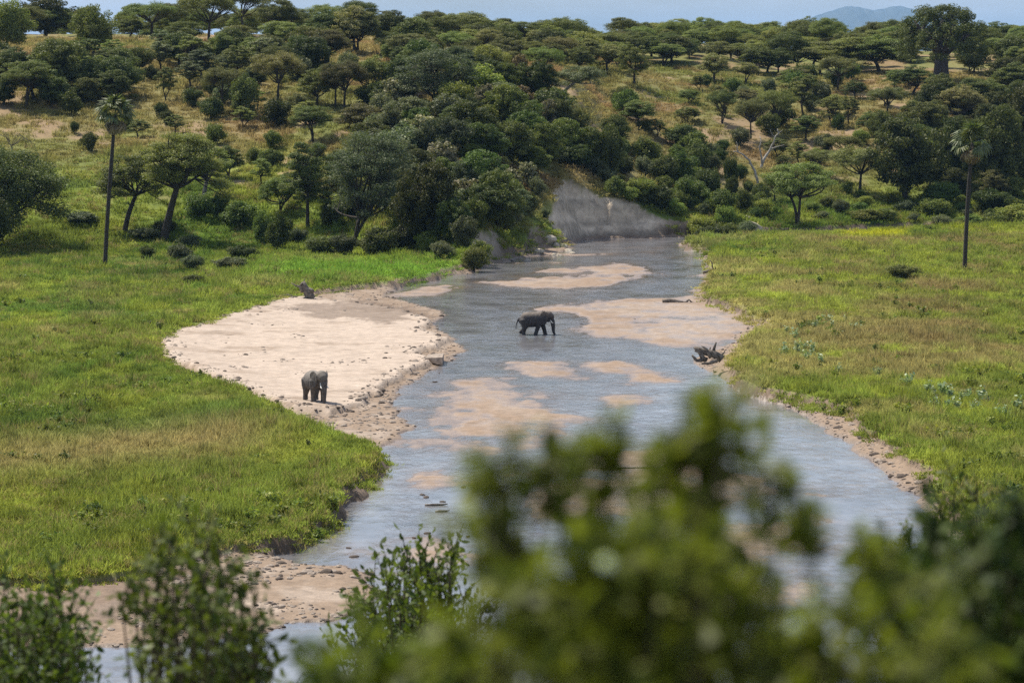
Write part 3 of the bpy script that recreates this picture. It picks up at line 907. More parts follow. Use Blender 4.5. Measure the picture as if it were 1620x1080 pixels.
def limbs(buf, root_pts, root_r, pads, rng, rlimb, lift=0.55, every=1, bendy=0.15):
    """branches from the upper end of the trunk to the leaf pads"""
    fork = root_pts[-1]
    main = []
    order = rng.permutation(len(pads))
    nm = max(4, len(pads) // 7)
    for k in order[:nm]:
        p = pads[k]
        mid = fork * (1 - lift) + p * lift; mid[2] = fork[2] + (p[2] - fork[2]) * (0.35 + 0.25 * rng.random())
        mid += rng.normal(0, bendy, 3) * np.linalg.norm(p - fork)
        path = bez(fork, mid, p, 7)
        buf.tube(path, np.linspace(rlimb, rlimb * 0.22, 7), 5, cap=False)
        main.append(path)
    for k in order[nm::every]:
        p = pads[k]
        best = min(main, key=lambda m: min(np.linalg.norm(m[3] - p), np.linalg.norm(m[4] - p)))
        s = best[3] if rng.random() < 0.5 else best[4]
        mid = s * 0.5 + p * 0.5; mid[2] -= 0.05 * np.linalg.norm(p - s)
        buf.tube(bez(s, mid + rng.normal(0, bendy * 0.5, 3) * np.linalg.norm(p - s), p, 4), np.linspace(rlimb * 0.38, rlimb * 0.12, 4), 4, cap=False)


def tree_umbrella(seed, H=8.0, R=4.6, thick=0.3, fork=0.42, npads=100, each=190, leaf=0.115, lean=(0, 0), tr=0.24, stems=1, dome=0.22):
    rng = np.random.default_rng(seed)
    th = rng.random(npads) * 6.283; r = np.sqrt(rng.random(npads)) * R * (0.86 + 0.2 * np.sin(th * 2 + seed) * 0.6 + 0.1 * np.sin(th * 5 + seed * 2))
    top = H * (1 - dome * (r / R) ** 2) + 0.05 * H * np.sin(3 * th + seed * 1.3)
    z = top - thick * H * rng.random(npads) ** 1.5 * (1.1 - 0.6 * r / R) - 0.05 * H
    C = np.stack([r * np.cos(th) + lean[0], r * np.sin(th) + lean[1], z], 1)
    rad = R * rng.uniform(0.14, 0.29, npads)
    V, T = pads_to_leaves(C, rad, each, rng, leaf, 0.40, 1.0, 0.5, 0.22)
    cm = quads_mesh('crown', V, T)
    b = Buf()
    for s in range(stems):
        base = np.array([rng.normal(0, 0.12) * (stems > 1), rng.normal(0, 0.12) * (stems > 1), -0.3])
        f = np.array([lean[0] * 0.75 + rng.normal(0, 0.25) + (stems > 1) * rng.normal(0, 0.6), lean[1] * 0.75 + rng.normal(0, 0.25) + (stems > 1) * rng.normal(0, 0.6), H * fork])
        path = bez(base, np.array([lean[0] * 0.25, lean[1] * 0.25, H * fork * 0.5]) + rng.normal(0, 0.12, 3), f, 7)
        b.tube(path, np.linspace(tr * 1.25, tr * 0.75, 7) / (1 + 0.35 * (stems > 1)), 8)
        limbs(b, path, tr, C[s::stems], rng, tr * 0.55)
    return {'crown': cm, 'trunk': b.mesh('trunk'), 'H': H, 'R': R}


def tree_round(seed, H=6.0, R=3.0, low=0.12, npads=90, each=110, leaf=0.14, tr=0.18, pad=(0.18, 0.32), flat=0.7, lump=0.2, stems=1, squash=1.0, gap=0.0):
    """round or bushy crown that reaches nearly to the ground"""
    rng = np.random.default_rng(seed)
    d = unit(rng.normal(size=(npads, 3)))
    zc, hz = H * (1 + low) / 2, H * (1 - low) / 2
    lumpf = 1 + lump * np.sin(3 * np.arctan2(d[:, 1], d[:, 0]) + seed) * np.cos(2.5 * d[:, 2] + seed)
    rr = rng.random(npads) ** 0.4
    C = np.stack([d[:, 0] * R * rr * lumpf, d[:, 1] * R * rr * lumpf, zc + d[:, 2] * hz * rr], 1) * 0.86 + np.array([0, 0, zc * 0.14])
    C = C[rng.random(npads) >= gap]
    rad = R * rng.uniform(pad[0], pad[1], len(C))
    V, T = pads_to_leaves(C, rad, each, rng, leaf, flat, 0.6, 0.55, 0.45)
    V[:, :, 2] = np.maximum(V[:, :, 2], 0.02)
    cm = quads_mesh('crown', V, T)
    b = Buf()
    for s in range(stems):
        f = np.array([rng.normal(0, 0.1 * R), rng.normal(0, 0.1 * R), H * 0.35])
        path = bez(np.array([rng.normal(0, .05), rng.normal(0, .05), -0.3]), f * 0.5 + rng.normal(0, 0.08, 3), f, 5)
        b.tube(path, np.linspace(tr * 1.2, tr * 0.7, 5), 7)
        limbs(b, path, tr, C[s::stems], rng, tr * 0.5, every=2)
    return {'crown': cm, 'trunk': b.mesh('trunk'), 'H': H, 'R': R}


def use(kind, mats):
    return kind, mats


P_UMB = [tree_umbrella(10 + i, 8.0, [4.4, 4.9, 4.2, 5.2, 4.6][i], [0.26, 0.34, 0.38, 0.24, 0.30][i], [0.42, 0.36, 0.45, 0.40, 0.3][i], stems=[1, 1, 2, 1, 3][i]) for i in range(5)]
P_DOME = [tree_umbrella(30 + i, 7.0, 3.7, 0.55, 0.28, 110, 135, 0.13, stems=[1, 2, 3, 1][i], dome=0.38) for i in range(4)]
P_DARK = [tree_round(40 + i, 6.0, 3.2, 0.14, 120, 115, 0.13, flat=0.6) for i in range(4)]
P_SLIM = [tree_umbrella(50 + i, 7.5, 2.7, 0.6, 0.3, 70, 110, 0.125, tr=0.17, dome=0.35, stems=1 + i % 2) for i in range(3)]
P_BUSH = [tree_round(60 + i, 3.0, 1.9, 0.03, 70, 95, 0.11, 0.06, (0.2, 0.36), 0.85, 0.3, stems=3) for i in range(4)]
P_RIV = [tree_round(70 + i, 9.0, 4.4, 0.05, 190, 105, 0.17, 0.25, (0.13, 0.25), 0.62, 0.35, stems=2, gap=0.12) for i in range(5)]
P_LACY = [tree_umbrella(80 + i, 11.0, 5.0, 0.72, 0.24, 190, 100, 0.13, tr=0.25, dome=0.42, stems=3) for i in range(3)]
P_FLOW = [tree_round(90 + i, 3.4, 1.9, 0.1, 80, 45, 0.13, 0.06, (0.12, 0.22), 0.9, 0.35, stems=3) for i in range(2)]
for grp, mat in ((P_UMB, 'acacia'), (P_DOME, 'acacia'), (P_DARK, 'dark'), (P_SLIM, 'acacia'), (P_BUSH, 'lush'), (P_RIV, 'lush'), (P_LACY, 'grey'), (P_FLOW, 'cream')):
    for t in grp:
        t['crown'].materials.append(M[mat]); t['trunk'].materials.append(M['bark'])


def recolour(p, mat, bark=None):
    """the same shape in another leaf colour"""
    return dict(p, mat=mat)


P_UMB += [recolour(p, 'olive') for p in P_UMB[1:4]]
P_DOME += [recolour(p, 'olive') for p in P_DOME[:2]] + [recolour(P_DOME[3], 'dark')]
P_SLIM += [recolour(P_SLIM[0], 'grey')]
P_DARK += [recolour(P_DARK[1], 'acacia')]
P_BUSHD = [recolour(p, 'dark') for p in P_BUSH]
P_BUSHG = [recolour(p, 'grey') for p in P_BUSH[:2]]
P_BUSHY = [recolour(p, 'yellow') for p in P_BUSH[2:]]
P_BROWN = [recolour(p, 'brown') for p in P_FLOW]
P_RIVD = [recolour(p, 'dark') for p in P_RIV[:3]]
P_RIVG = [recolour(p, 'grey') for p in P_RIV[2:]]
KINDS = {   # name, phrase, category, group, prototypes
    'U': ('umbrella_acacia', 'flat-topped umbrella acacia', 'tree', 'umbrella acacias on the hills', P_UMB),
    'O': ('domed_acacia', 'dome-crowned green acacia', 'tree', 'domed acacias on the hills', P_DOME),
    'K': ('bushy_tree', 'dark bushy tree', 'tree', 'dark bushy trees on the hills', P_DARK),
    'S': ('slender_tree', 'slender small-crowned tree', 'tree', 'slender trees on the hills', P_SLIM),
    'B': ('leafy_bush', 'leafy green bush', 'bush', 'leafy green bushes', P_BUSH),
    'D': ('dark_bush', 'dark green bush', 'bush', 'dark bushes', P_BUSHD),
    'G': ('grey_green_bush', 'grey-green bush', 'bush', 'grey-green bushes', P_BUSHG),
    'Y': ('yellow_green_bush', 'yellow-green bush', 'bush', 'yellow-green bushes', P_BUSHY),
    'N': ('brown_bush', 'brown dry-leaved bush', 'bush', 'brown dry bushes', P_BROWN),
    'F': ('flowering_bush', 'cream-flowered bush', 'bush', 'cream-flowered bushes', P_FLOW),
    'R': ('riverside_tree', 'lush riverside tree', 'tree', 'riverside trees on the steep bank', P_RIV),
    'Q': ('shady_tree', 'dense dark tree', 'tree', 'dense dark trees', P_RIVD),
    'E': ('grey_leaved_tree', 'grey-green leafy tree', 'tree', 'grey-green trees on the steep bank', P_RIVG),
    'L': ('feathery_acacia', 'tall feathery acacia', 'tree', 'tall feathery acacias', P_LACY),
}
PLANTS = []      # root, px, py, kind, size word, label or None
trng = random.Random(5)
prng = np.random.default_rng(77)


def plant(kind, px, py, hpx, wpx, label=None, pos=None, var=None, rz=None):
    nm, phrase, cat, group, protos = KINDS[kind]
    pos = ground_hit(px, py) if pos is None else pos
    m = pos[1] / FPX
    h, w = hpx * m, wpx * m
    p = protos[trng.randrange(len(protos)) if var is None else var]
    root = empty(nm, pos, trng.uniform(0, 6.283) if rz is None else rz)
    root.scale = (w / (2 * p['R']), w / (2 * p['R']), h / p['H'])
    c = obj('crown' if cat == 'tree' else 'foliage', p['crown'], None, root)
    if 'mat' in p:
        c.material_slots[0].link = 'OBJECT'; c.material_slots[0].material = M[p['mat']]
    t = obj('trunk' if cat == 'tree' else 'stems', p['trunk'], None, root)
    tag(root, label, cat, group)
    PLANTS.append((root, px, py, kind, h, w, label))
    return root


HAND = [
    # left hilltop and slope
    ('K', 12, 84, 88, 80), ('Q', 72, 60, 70, 95), ('K', 148, 86, 82, 72), ('O', 205, 46, 30, 52), ('U', 240, 50, 56, 95), ('U', 288, 88, 58, 72), ('S', 258, 94, 52, 46),
    ('K', 366, 100, 56, 72), ('U', 330, 66, 80, 95), ('U', 385, 62, 76, 86), ('U', 440, 80, 82, 74), ('O', 514, 83, 66, 62), ('S', 476, 103, 38, 46), ('O', 560, 84, 74, 78),
    ('U', 42, 172, 74, 92), ('Q', 92, 152, 92, 96), ('K', 150, 150, 62, 60), ('K', 190, 152, 66, 76), ('B', 112, 184, 38, 40), ('D', 140, 241, 32, 30), ('D', 118, 211, 20, 16),
    ('S', 262, 160, 58, 36), ('S', 300, 142, 44, 52), ('D', 240, 127, 26, 26), ('D', 255, 186, 26, 24), ('U', 352, 180, 72, 66), ('D', 386, 191, 66, 52), ('D', 334, 190, 34, 44),
    ('U', 440, 163, 80, 84), ('O', 500, 172, 60, 66), ('U', 495, 224, 56, 74), ('B', 433, 236, 31, 32), ('U', 530, 170, 70, 60),
    ('O', 362, 285, 52, 52), ('S', 413, 297, 44, 40), ('B', 340, 230, 34, 36), ('B', 402, 256, 24, 30), ('B', 424, 262, 30, 36), ('B', 440, 262, 24, 22),
    ('O', 443, 342, 62, 62), ('B', 315, 350, 42, 52), ('B', 345, 346, 34, 36), ('B', 378, 360, 37, 62), ('B', 415, 388, 52, 36), ('B', 442, 398, 60, 44), ('G', 470, 384, 22, 40),
    ('D', 233, 413, 24, 27), ('G', 285, 416, 32, 44), ('G', 305, 426, 24, 40), ('D', 383, 414, 26, 52), ('G', 365, 428, 22, 60), ('D', 305, 452, 18, 40), ('G', 232, 378, 18, 60),
    ('D', 262, 373, 24, 40), ('G', 128, 352, 22, 62), ('B', 445, 186, 22, 26),
    # middle ridge and river bank
    ('O', 566, 84, 72, 78), ('O', 620, 80, 62, 70), ('K', 655, 84, 60, 80), ('K', 690, 74, 48, 50), ('U', 545, 172, 76, 78), ('O', 590, 158, 66, 66), ('O', 572, 218, 56, 82),
    ('L', 690, 168, 96, 132), ('K', 640, 150, 60, 70), ('Y', 615, 92, 30, 26), ('E', 640, 215, 70, 84), ('G', 600, 225, 50, 60),
    ('Q', 672, 398, 150, 112), ('E', 700, 268, 82, 90), ('R', 742, 240, 84, 96), ('R', 764, 262, 70, 84), ('N', 822, 136, 46, 34), ('N', 826, 172, 40, 44), ('F', 868, 214, 54, 42),
    ('R', 800, 205, 72, 78), ('R', 832, 238, 66, 74), ('Q', 808, 270, 80, 86), ('R', 760, 330, 92, 84), ('Q', 788, 372, 104, 92), ('E', 735, 330, 74, 70), ('R', 718, 388, 80, 66), ('F', 835, 304, 42, 44),
    ('N', 800, 300, 40, 42), ('F', 806, 252, 26, 22), ('F', 790, 226, 22, 20), ('R', 860, 268, 76, 70), ('R', 892, 250, 66, 64), ('Q', 880, 214, 60, 60), ('Y', 770, 168, 34, 40), ('Y', 726, 166, 28, 46),
    ('R', 850, 160, 66, 70), ('R', 808, 158, 60, 62), ('D', 915, 222, 44, 40), ('R', 928, 262, 62, 66), ('D', 968, 282, 90, 46), ('K', 975, 242, 56, 52), ('D', 940, 240, 34, 44),
    ('Y', 678, 402, 36, 48), ('G', 700, 412, 30, 40), ('G', 735, 392, 52, 48), ('Y', 760, 398, 40, 44), ('D', 750, 414, 40, 44), ('G', 640, 396, 40, 60), ('D', 600, 402, 44, 70), ('G', 545, 404, 34, 50), ('D', 510, 402, 30, 60),
    ('K', 984, 178, 40, 44), ('B', 990, 190, 46, 48), ('O', 1010, 206, 42, 62), ('S', 1040, 222, 30, 34), ('O', 1090, 168, 24, 40), ('O', 1088, 196, 26, 44), ('Y', 1080, 234, 34, 60), ('Q', 1085, 240, 44, 62),
    ('D', 868, 258, 34, 40), ('G', 888, 262, 28, 40), ('R', 915, 268, 40, 50), ('G', 936, 276, 30, 44), ('G', 956, 290, 26, 36), ('B', 972, 312, 30, 36), ('Y', 995, 322, 24, 34), ('G', 850, 322, 36, 30), ('D', 838, 345, 34, 34), ('G', 862, 350, 18, 20),
    # bushes of the steep bank right of the cliff
    ('B', 1022, 268, 46, 56), ('D', 1050, 296, 48, 54), ('Y', 1012, 318, 36, 56), ('B', 1040, 332, 40, 56), ('B', 1074, 296, 52, 60), ('B', 1088, 330, 50, 60), ('D', 1105, 278, 50, 46), ('Y', 1066, 342, 26, 40),
    ('D', 1120, 320, 54, 46), ('B', 1140, 345, 46, 54), ('Y', 1110, 356, 36, 50), ('D', 1156, 300, 52, 26), ('D', 1158, 318, 42, 24), ('Y', 1150, 360, 26, 44), ('B', 1176, 335, 36, 34), ('D', 1130, 366, 24, 60),
    ('G', 1180, 362, 28, 36), ('B', 1100, 250, 40, 46), ('D', 1205, 330, 40, 34),
    # right hillside
    ('O', 1130, 128, 46, 56), ('O', 1200, 118, 46, 60), ('O', 1232, 120, 44, 48), ('U', 1285, 116, 52, 92), ('U', 1335, 108, 46, 92), ('U', 1325, 146, 54, 72), ('B', 1158, 148, 24, 30), ('S', 1270, 182, 72, 62),
    ('U', 1142, 198, 52, 54), ('U', 1188, 223, 64, 60), ('U', 1228, 211, 66, 72), ('S', 1315, 204, 50, 46), ('S', 1343, 198, 46, 38), ('B', 1326, 210, 24, 24), ('U', 1404, 181, 48, 68), ('O', 1352, 158, 30, 40),
    ('D', 1272, 212, 28, 22), ('G', 1305, 240, 30, 36), ('Y', 1290, 258, 24, 36), ('U', 1334, 250, 40, 66), ('Y', 1362, 232, 26, 30), ('O', 1256, 140, 34, 60), ('O', 1180, 168, 26, 46), ('O', 1445, 150, 46, 70), ('K', 1478, 190, 60, 76),
    ('O', 1520, 196, 62, 76), ('O', 1560, 172, 50, 70), ('O', 1610, 160, 60, 90), ('K', 1540, 118, 56, 60), ('K', 1600, 110, 56, 80), ('O', 1580, 84, 50, 80), ('K', 1440, 100, 30, 40),
    ('U', 1262, 358, 102, 118), ('U', 1360, 304, 74, 96), ('Q', 1432, 318, 142, 118), ('K', 1392, 232, 54, 46), ('Q', 1515, 300, 120, 84), ('Q', 1580, 310, 150, 96), ('Q', 1630, 250, 130, 90), ('K', 1470, 300, 60, 60),
    ('B', 1490, 326, 40, 60), ('Y', 1480, 344, 30, 60), ('B', 1570, 336, 36, 70), ('Y', 1606, 348, 34, 70), ('B', 1340, 308, 20, 24), ('B', 1362, 314, 16, 18), ('G', 1330, 342, 26, 30), ('Y', 1540, 350, 22, 56),
    ('B', 1400, 350, 20, 44), ('Y', 1370, 350, 18, 60), ('B', 1600, 318, 34, 56), ('D', 1428, 444, 25, 58, 'dark leafy bush alone on the open right-hand grass'), ('D', 1020, 214, 20, 30), ('S', 1230, 250, 34, 46),
    ('S', 1262, 262, 42, 40), ('O', 1225, 318, 40, 36),
    # skyline of the middle and right
    ('U', 735, 76, 56, 84), ('K', 785, 84, 46, 72), ('U', 832, 66, 42, 66), ('O', 870, 86, 46, 56), ('U', 905, 62, 34, 60), ('O', 925, 104, 40, 62), ('O', 872, 104, 36, 52), ('U', 965, 66, 42, 66), ('O', 1000, 70, 40, 56),
    ('U', 1050, 64, 36, 70), ('K', 1062, 100, 44, 74), ('U', 1135, 56, 42, 60), ('U', 1175, 62, 44, 62), ('S', 895, 52, 30, 20), ('U', 1262, 62, 46, 62), ('O', 1030, 90, 34, 60), ('O', 1105, 84, 36, 66), ('O', 1390, 68, 58, 92),
    ('O', 1345, 74, 56, 84), ('U', 1298, 72, 50, 84), ('O', 1215, 70, 34, 60), ('U', 840, 100, 30, 50), ('O', 960, 96, 32, 44),
    # forward left-hand bank
    ('G', 300, 395, 22, 40), ('B', 560, 345, 40, 50), ('O', 520, 330, 60, 66), ('D', 540, 300, 60, 60), ('O', 470, 190, 40, 44),
]
for e in HAND:
    plant(*e)


def near_existing(x, y, r):
    return any((p[0].location.x - x) ** 2 + (p[0].location.y - y) ** 2 < r * r for p in PLANTS)


def fill(poly, n, kinds, hr, ratio, sep, seed):
    rg = random.Random(seed)
    P = np.array(poly, float)
    xs, ys = P[:, 0], P[:, 1]
    done = tries = 0
    while done < n and tries < n * 14:
        tries += 1
        px, py = rg.uniform(xs.min(), xs.max()), rg.uniform(ys.min(), ys.max())
        if sdist(P, np.array([px]), np.array([py]))[0] > 0: continue
        pos = ground_hit(px, py)
        if near_existing(pos[0], pos[1], sep): continue
        h = rg.uniform(*hr); w = h * rg.uniform(*ratio)
        m = FPX / pos[1]
        plant(rg.choice(kinds), px, py, h * m, w * m, pos=pos)
        done += 1


fill([(-60, 75), (560, 75), (560, 120), (-60, 150)], 38, 'UOKOS', (5, 7.5), (0.9, 1.4), 4.5, 1)
fill([(-60, 130), (230, 130), (230, 165), (-60, 175)], 12, 'KQO', (4.5, 7), (1, 1.4), 4.5, 2)
fill([(290, 110), (560, 110), (560, 215), (320, 210)], 18, 'OUDSG', (2.5, 5), (1, 1.3), 5, 3)
fill([(430, 230), (560, 200), (600, 330), (560, 380), (470, 330)], 12, 'BOGD', (2, 4), (1, 1.4), 4, 4)
fill([(580, 170), (660, 110), (800, 115), (880, 160), (930, 235), (860, 262), (836, 320), (800, 385), (715, 402), (610, 388), (580, 300)], 72, 'RRQEBGDYF', (3.2, 6.5), (0.95, 1.4), 3.6, 5)
fill([(590, 82), (1000, 72), (1000, 112), (880, 125), (640, 125)], 44, 'OOUK', (4, 6.2), (1.1, 1.6), 4.5, 6)
fill([(1000, 70), (1640, 70), (1640, 104), (1440, 96), (1130, 112), (1000, 96)], 46, 'OOUK', (4, 6), (1.1, 1.6), 5, 7)
fill([(1100, 135), (1420, 120), (1440, 235), (1300, 290), (1110, 240)], 30, 'OUSGB', (2.2, 5), (1, 1.5), 6, 8)
fill([(1440, 168), (1560, 160), (1650, 110), (1650, 330), (1560, 330), (1450, 300)], 30, 'QKOQ', (4.5, 8), (1, 1.35), 5, 9)
fill([(935, 250), (1010, 240), (1120, 240), (1200, 300), (1210, 355), (1100, 352), (1000, 318), (950, 290)], 34, 'BBDYG', (1.8, 3.6), (0.95, 1.35), 3, 10)
fill([(1280, 322), (1640, 322), (1640, 352), (1290, 354)], 22, 'BYGB', (1.3, 2.6), (1.2, 2.0), 4, 12)
fill([(180, 175), (330, 165), (330, 225), (220, 240)], 5, 'SDG', (2, 3.6), (0.9, 1.3), 5, 13)

# leaning acacias, palms, baobab and others with a look of their own
def single(name, cat, label, proto, pos, rz=0, sx=1, sz=1, group=None, crown='acacia', bark='bark'):
    root = empty(name, pos, rz); root.scale = (sx, sx, sz)
    obj('crown', proto['crown'], M[crown], root); obj('trunk', proto['trunk'], M[bark], root)
    return tag(root, label, cat, group)


def mpp(pos):
    return pos[1] / FPX


pos = ground_hit(258, 385); m = mpp(pos)
single('leaning_acacia', 'tree', 'large acacia leaning right with a thick dark trunk, on the left grass', tree_umbrella(201, 185 * m, 68 * m, 0.42, 0.46, 140, 230, 0.15, (36 * m, -1.0), 0.52, dome=0.34), pos)
pos = ground_hit(197, 366); m = mpp(pos)
single('leaning_acacia', 'tree', 'slim acacia with a bent trunk between the left palm and the large leaning acacia', tree_umbrella(202, 136 * m, 56 * m, 0.46, 0.42, 95, 210, 0.14, (16 * m, 0.5), 0.36, dome=0.4), pos)
pos = ground_hit(322, 332); m = mpp(pos)
single('pale_trunked_acacia', 'tree', 'pale-trunked acacia behind the large leaning acacia', tree_umbrella(203, 105 * m, 42 * m, 0.4, 0.4, 75, 190, 0.14, (3 * m, 0), 0.34, dome=0.3), pos, bark='paleb')
pos = ground_hit(487, 363); m = mpp(pos)
single('forked_acacia', 'tree', 'upright acacia with a bare lower trunk left of the feathery acacia', tree_umbrella(204, 144 * m, 42 * m, 0.62, 0.4, 100, 190, 0.14, (0, 0), 0.26, dome=0.35), pos)
pos = ground_hit(557, 392); m = mpp(pos)
single('feathery_acacia', 'tree', 'tallest feathery pale green acacia at the foot of the wooded ridge', tree_umbrella(205, 192 * m, 76 * m, 0.62, 0.24, 210, 150, 0.14, (26 * m, 0), 0.34, stems=3, dome=0.36), pos, crown='grey')
pos = ground_hit(880, 166); m = mpp(pos)
single('arching_acacia', 'tree', 'grey acacia with an arching trunk on the crest above the cliff', tree_umbrella(206, 56 * m, 42 * m, 0.42, 0.5, 80, 160, 0.13, (38 * m, 0), 0.3, dome=0.3), pos, crown='grey', bark='paleb')
pos = ground_hit(1003, 140); m = mpp(pos)
single('lone_acacia', 'tree', 'lone tree casting a shadow in the golden clearing behind the ridge', tree_umbrella(207, 72 * m, 30 * m, 0.66, 0.34, 80, 150, 0.13, (0, 0), 0.24, dome=0.42), pos)
pos = ground_hit(-8, 392); m = mpp(pos)
single('spreading_tree', 'tree', 'dark spreading tree cut off by the left edge of the picture', tree_umbrella(208, 172 * m, 112 * m, 0.66, 0.22, 190, 220, 0.18, (0, 0), 0.5, dome=0.42), pos, crown='dark')
pos = ground_hit(-20, 400); m = mpp(pos)
single('broad_bush', 'bush', 'near-black leafy bush below the spreading tree at the left edge', tree_round(209, 122 * m, 72 * m, 0.03, 120, 220, 0.18, stems=3), pos + np.array([0, -6, 0]), crown='dark')


def fan_mesh(seed, droop=0.25, seg=15, R=1.25, pet=1.35):
    rg = np.random.default_rng(seed)
    V, T = [], []
    o0 = np.array([0.0, 0, 0]); o1 = np.array([pet, 0, 0.1])
    side = np.array([0, 0.04, 0])
    V.append([o0 - side, o0 + side, o1 + side * 0.6, o1 - side * 0.6]); T.append(0.9)
    up = np.array([0, 0, 0.035]); V.append([o0 - up, o0 + up, o1 + up * 0.6, o1 - up * 0.6]); T.append(0.9)
    for k in range(seg):
        a = math.radians(-115 + 230 * k / (seg - 1)) + rg.normal(0, 0.03)
        L = R * (1.0 - 0.22 * abs(a) / 2.0) * rg.uniform(0.85, 1.1)
        d = np.array([math.cos(a), math.sin(a), 0.12 * math.cos(2 * a)])
        s = np.array([-math.sin(a), math.cos(a), 0]) * 0.12
        mid = o1 + d * L * 0.55; tip = o1 + d * L + np.array([0, 0, -droop * L * rg.uniform(0.6, 1.3)])
        fold = np.array([0, 0, 0.05 * (1 if k % 2 else -1)])
        t = rg.random()
        V.append([o1, o1 + s * 0.3, mid + s + fold, mid - s - fold]); T.append(t)
        V.append([mid - s - fold, mid + s + fold, tip + s * 0.15, tip - s * 0.15]); T.append(t)
    return quads_mesh('frond', np.array(V), np.array(T))


FANS = [fan_mesh(1, 0.45), fan_mesh(2, 0.7), fan_mesh(3, 0.5)]
DRY = [fan_mesh(4, 0.6, 11, 1.1, 1.2), fan_mesh(5, 0.8, 9, 1.0, 1.2)]
for f in FANS: f.materials.append(M['palm'])
for f in DRY: f.materials.append(M['dryfrond'])


def palm(px, py, toppx, toppy, crown_px, label, seed):
    rg = random.Random(seed)
    base = ground_hit(px, py)
    D = base[1]; m = D / FPX
    hub = atd(toppx, toppy, D)
    root = empty('fan_palm', base)
    top = hub - base
    b = Buf()
    n = 16; pts = []
    for i in range(n):
        t = i / (n - 1)
        pts.append(np.array([top[0] * (t ** 1.3), 0.25 * math.sin(t * 3), -0.4 + (top[2] + 0.4) * t]))
    r0 = 0.30
    rad = [r0 * (1.12 if i == 0 else 1.0) * (1 - 0.28 * i / (n - 1) + 0.10 * math.exp(-((i / (n - 1) - 0.62) / 0.12) ** 2)) for i in range(n)]
    b.tube(pts, rad, 10)
    obj('trunk', b.mesh('trunk'), M['palmbark'], root)
    sc1 = crown_px * m / 2 / 2.7
    for k in range(24):
        el = math.radians(rg.choice([78, 62, 45, 30, 15, 2, -12, -24]) + rg.uniform(-8, 8))
        o = obj('frond', FANS[k % 3], None, root, top)
        o.rotation_euler = (rg.uniform(-0.5, 0.5), -el, k * 2.39996 + rg.uniform(-.2, .2)); o.scale = (sc1,) * 3
    for k in range(20):
        el = math.radians(rg.uniform(-82, -42))
        o = obj('dry_frond', DRY[k % 2], None, root, top - np.array([0, 0, 0.25]))
        o.rotation_euler = (rg.uniform(-0.6, 0.6), -el, k * 2.39996 + rg.uniform(-.3, .3)); o.scale = (sc1 * 0.95,) * 3
    return tag(root, label, 'palm', 'tall fan palms')


palm(166, 423, 182, 182, 74, 'tall fan palm with a thin slanting trunk on the left grass', 1)
palm(1526, 429, 1538, 226, 76, 'tall fan palm with a straight thin trunk on the right grass', 2)

# baobab
pos = ground_hit(1489, 126); m = mpp(pos)
bh = 120 * m; bR = 74 * m
rng = np.random.default_rng(300)
npd = 300
th = rng.random(npd) * 6.283; r = np.sqrt(rng.random(npd)) * bR * 0.96
top = bh * (1.0 - 0.34 * (r / bR) ** 2.4); z = top - rng.random(npd) ** 1.3 * bh * (0.40 + 0.12 * (r / bR))
C = np.stack([r * np.cos(th), r * np.sin(th), np.maximum(z, bh * 0.32)], 1)
V, T = pads_to_leaves(C, bR * rng.uniform(0.07, 0.14, npd), 100, rng, 0.20, 0.8, 0.7, 0.6, 0.4)
cm = quads_mesh('crown', V, T)
b = Buf()
n = 9; sides = 22
Vt = []
for i in range(n):
    t = i / (n - 1); zz = -0.4 + (bh * 0.42 + 0.4) * t
    rr = 10.5 * m * (1.18 - 0.42 * t + 0.30 * math.exp(-t * 7))
    for k in range(sides):
        a = 6.283 * k / sides
        Vt.append((rr * math.cos(a) * (1 + 0.09 * math.sin(a * 5 + 0.4) + 0.04 * math.sin(9 * a + t * 2)), rr * math.sin(a) * (1 + 0.09 * math.sin(a * 5 + 0.4)), zz))
b.add(Vt, [(i * sides + k, i * sides + (k + 1) % sides, (i + 1) * sides + (k + 1) % sides, (i + 1) * sides + k) for i in range(n - 1) for k in range(sides)] + [tuple((n - 1) * sides + k for k in range(sides))])
for k in range(9):
    a = k * 0.7 + rng.normal(0, 0.1)
    s0 = np.array([math.cos(a) * 6 * m, math.sin(a) * 6 * m, bh * 0.36])
    e = np.array([math.cos(a) * bR * 0.62, math.sin(a) * bR * 0.62, bh * (0.62 + 0.22 * rng.random())])
    path = bez(s0, s0 * 0.5 + e * 0.5 + np.array([0, 0, -0.03 * bh]), e, 7)
    b.tube(path, np.linspace(5.0 * m, 1.5 * m, 7), 7)
    for j in range(6):
        tgt = C[np.argmin(np.linalg.norm(C - (e + rng.normal(0, bR * 0.3, 3)), axis=1))]
        b.tube(bez(path[3 + j % 3], (path[4] + tgt) / 2 + rng.normal(0, 0.4, 3), tgt, 5), np.linspace(1.7 * m, 0.4 * m, 5), 5, cap=False)
single('baobab_tree', 'tree', 'huge baobab with a thick grey trunk near the right skyline', {'crown': cm, 'trunk': b.mesh('trunk')}, pos, crown='baobab', bark='baobark')


def dead_tree(name, cat, label, pos, strokes, mat='deadwood', group=None, sides=6, part='branch'):
    """bare wood from picture strokes: each is a list of (x, y, depth offset in m) and a start and an end radius"""
    root = empty(name, pos)
    for i, (pts, r0, r1) in enumerate(strokes):
        b = Buf()
        P = [atd(x, y, pos[1] + dz) - pos for x, y, dz in pts]
        Q = []
        for k in range(len(P) - 1):
            for t in (0, 0.5):
                Q.append(P[k] * (1 - t) + P[k + 1] * t + (prng.normal(0, 0.05, 3) if t else 0))
        Q.append(P[-1])
        b.tube(Q, np.linspace(r0, r1, len(Q)), sides)
        obj('trunk' if i == 0 else part, b.mesh('wood'), M[mat], root)
    return tag(root, label, cat, group)


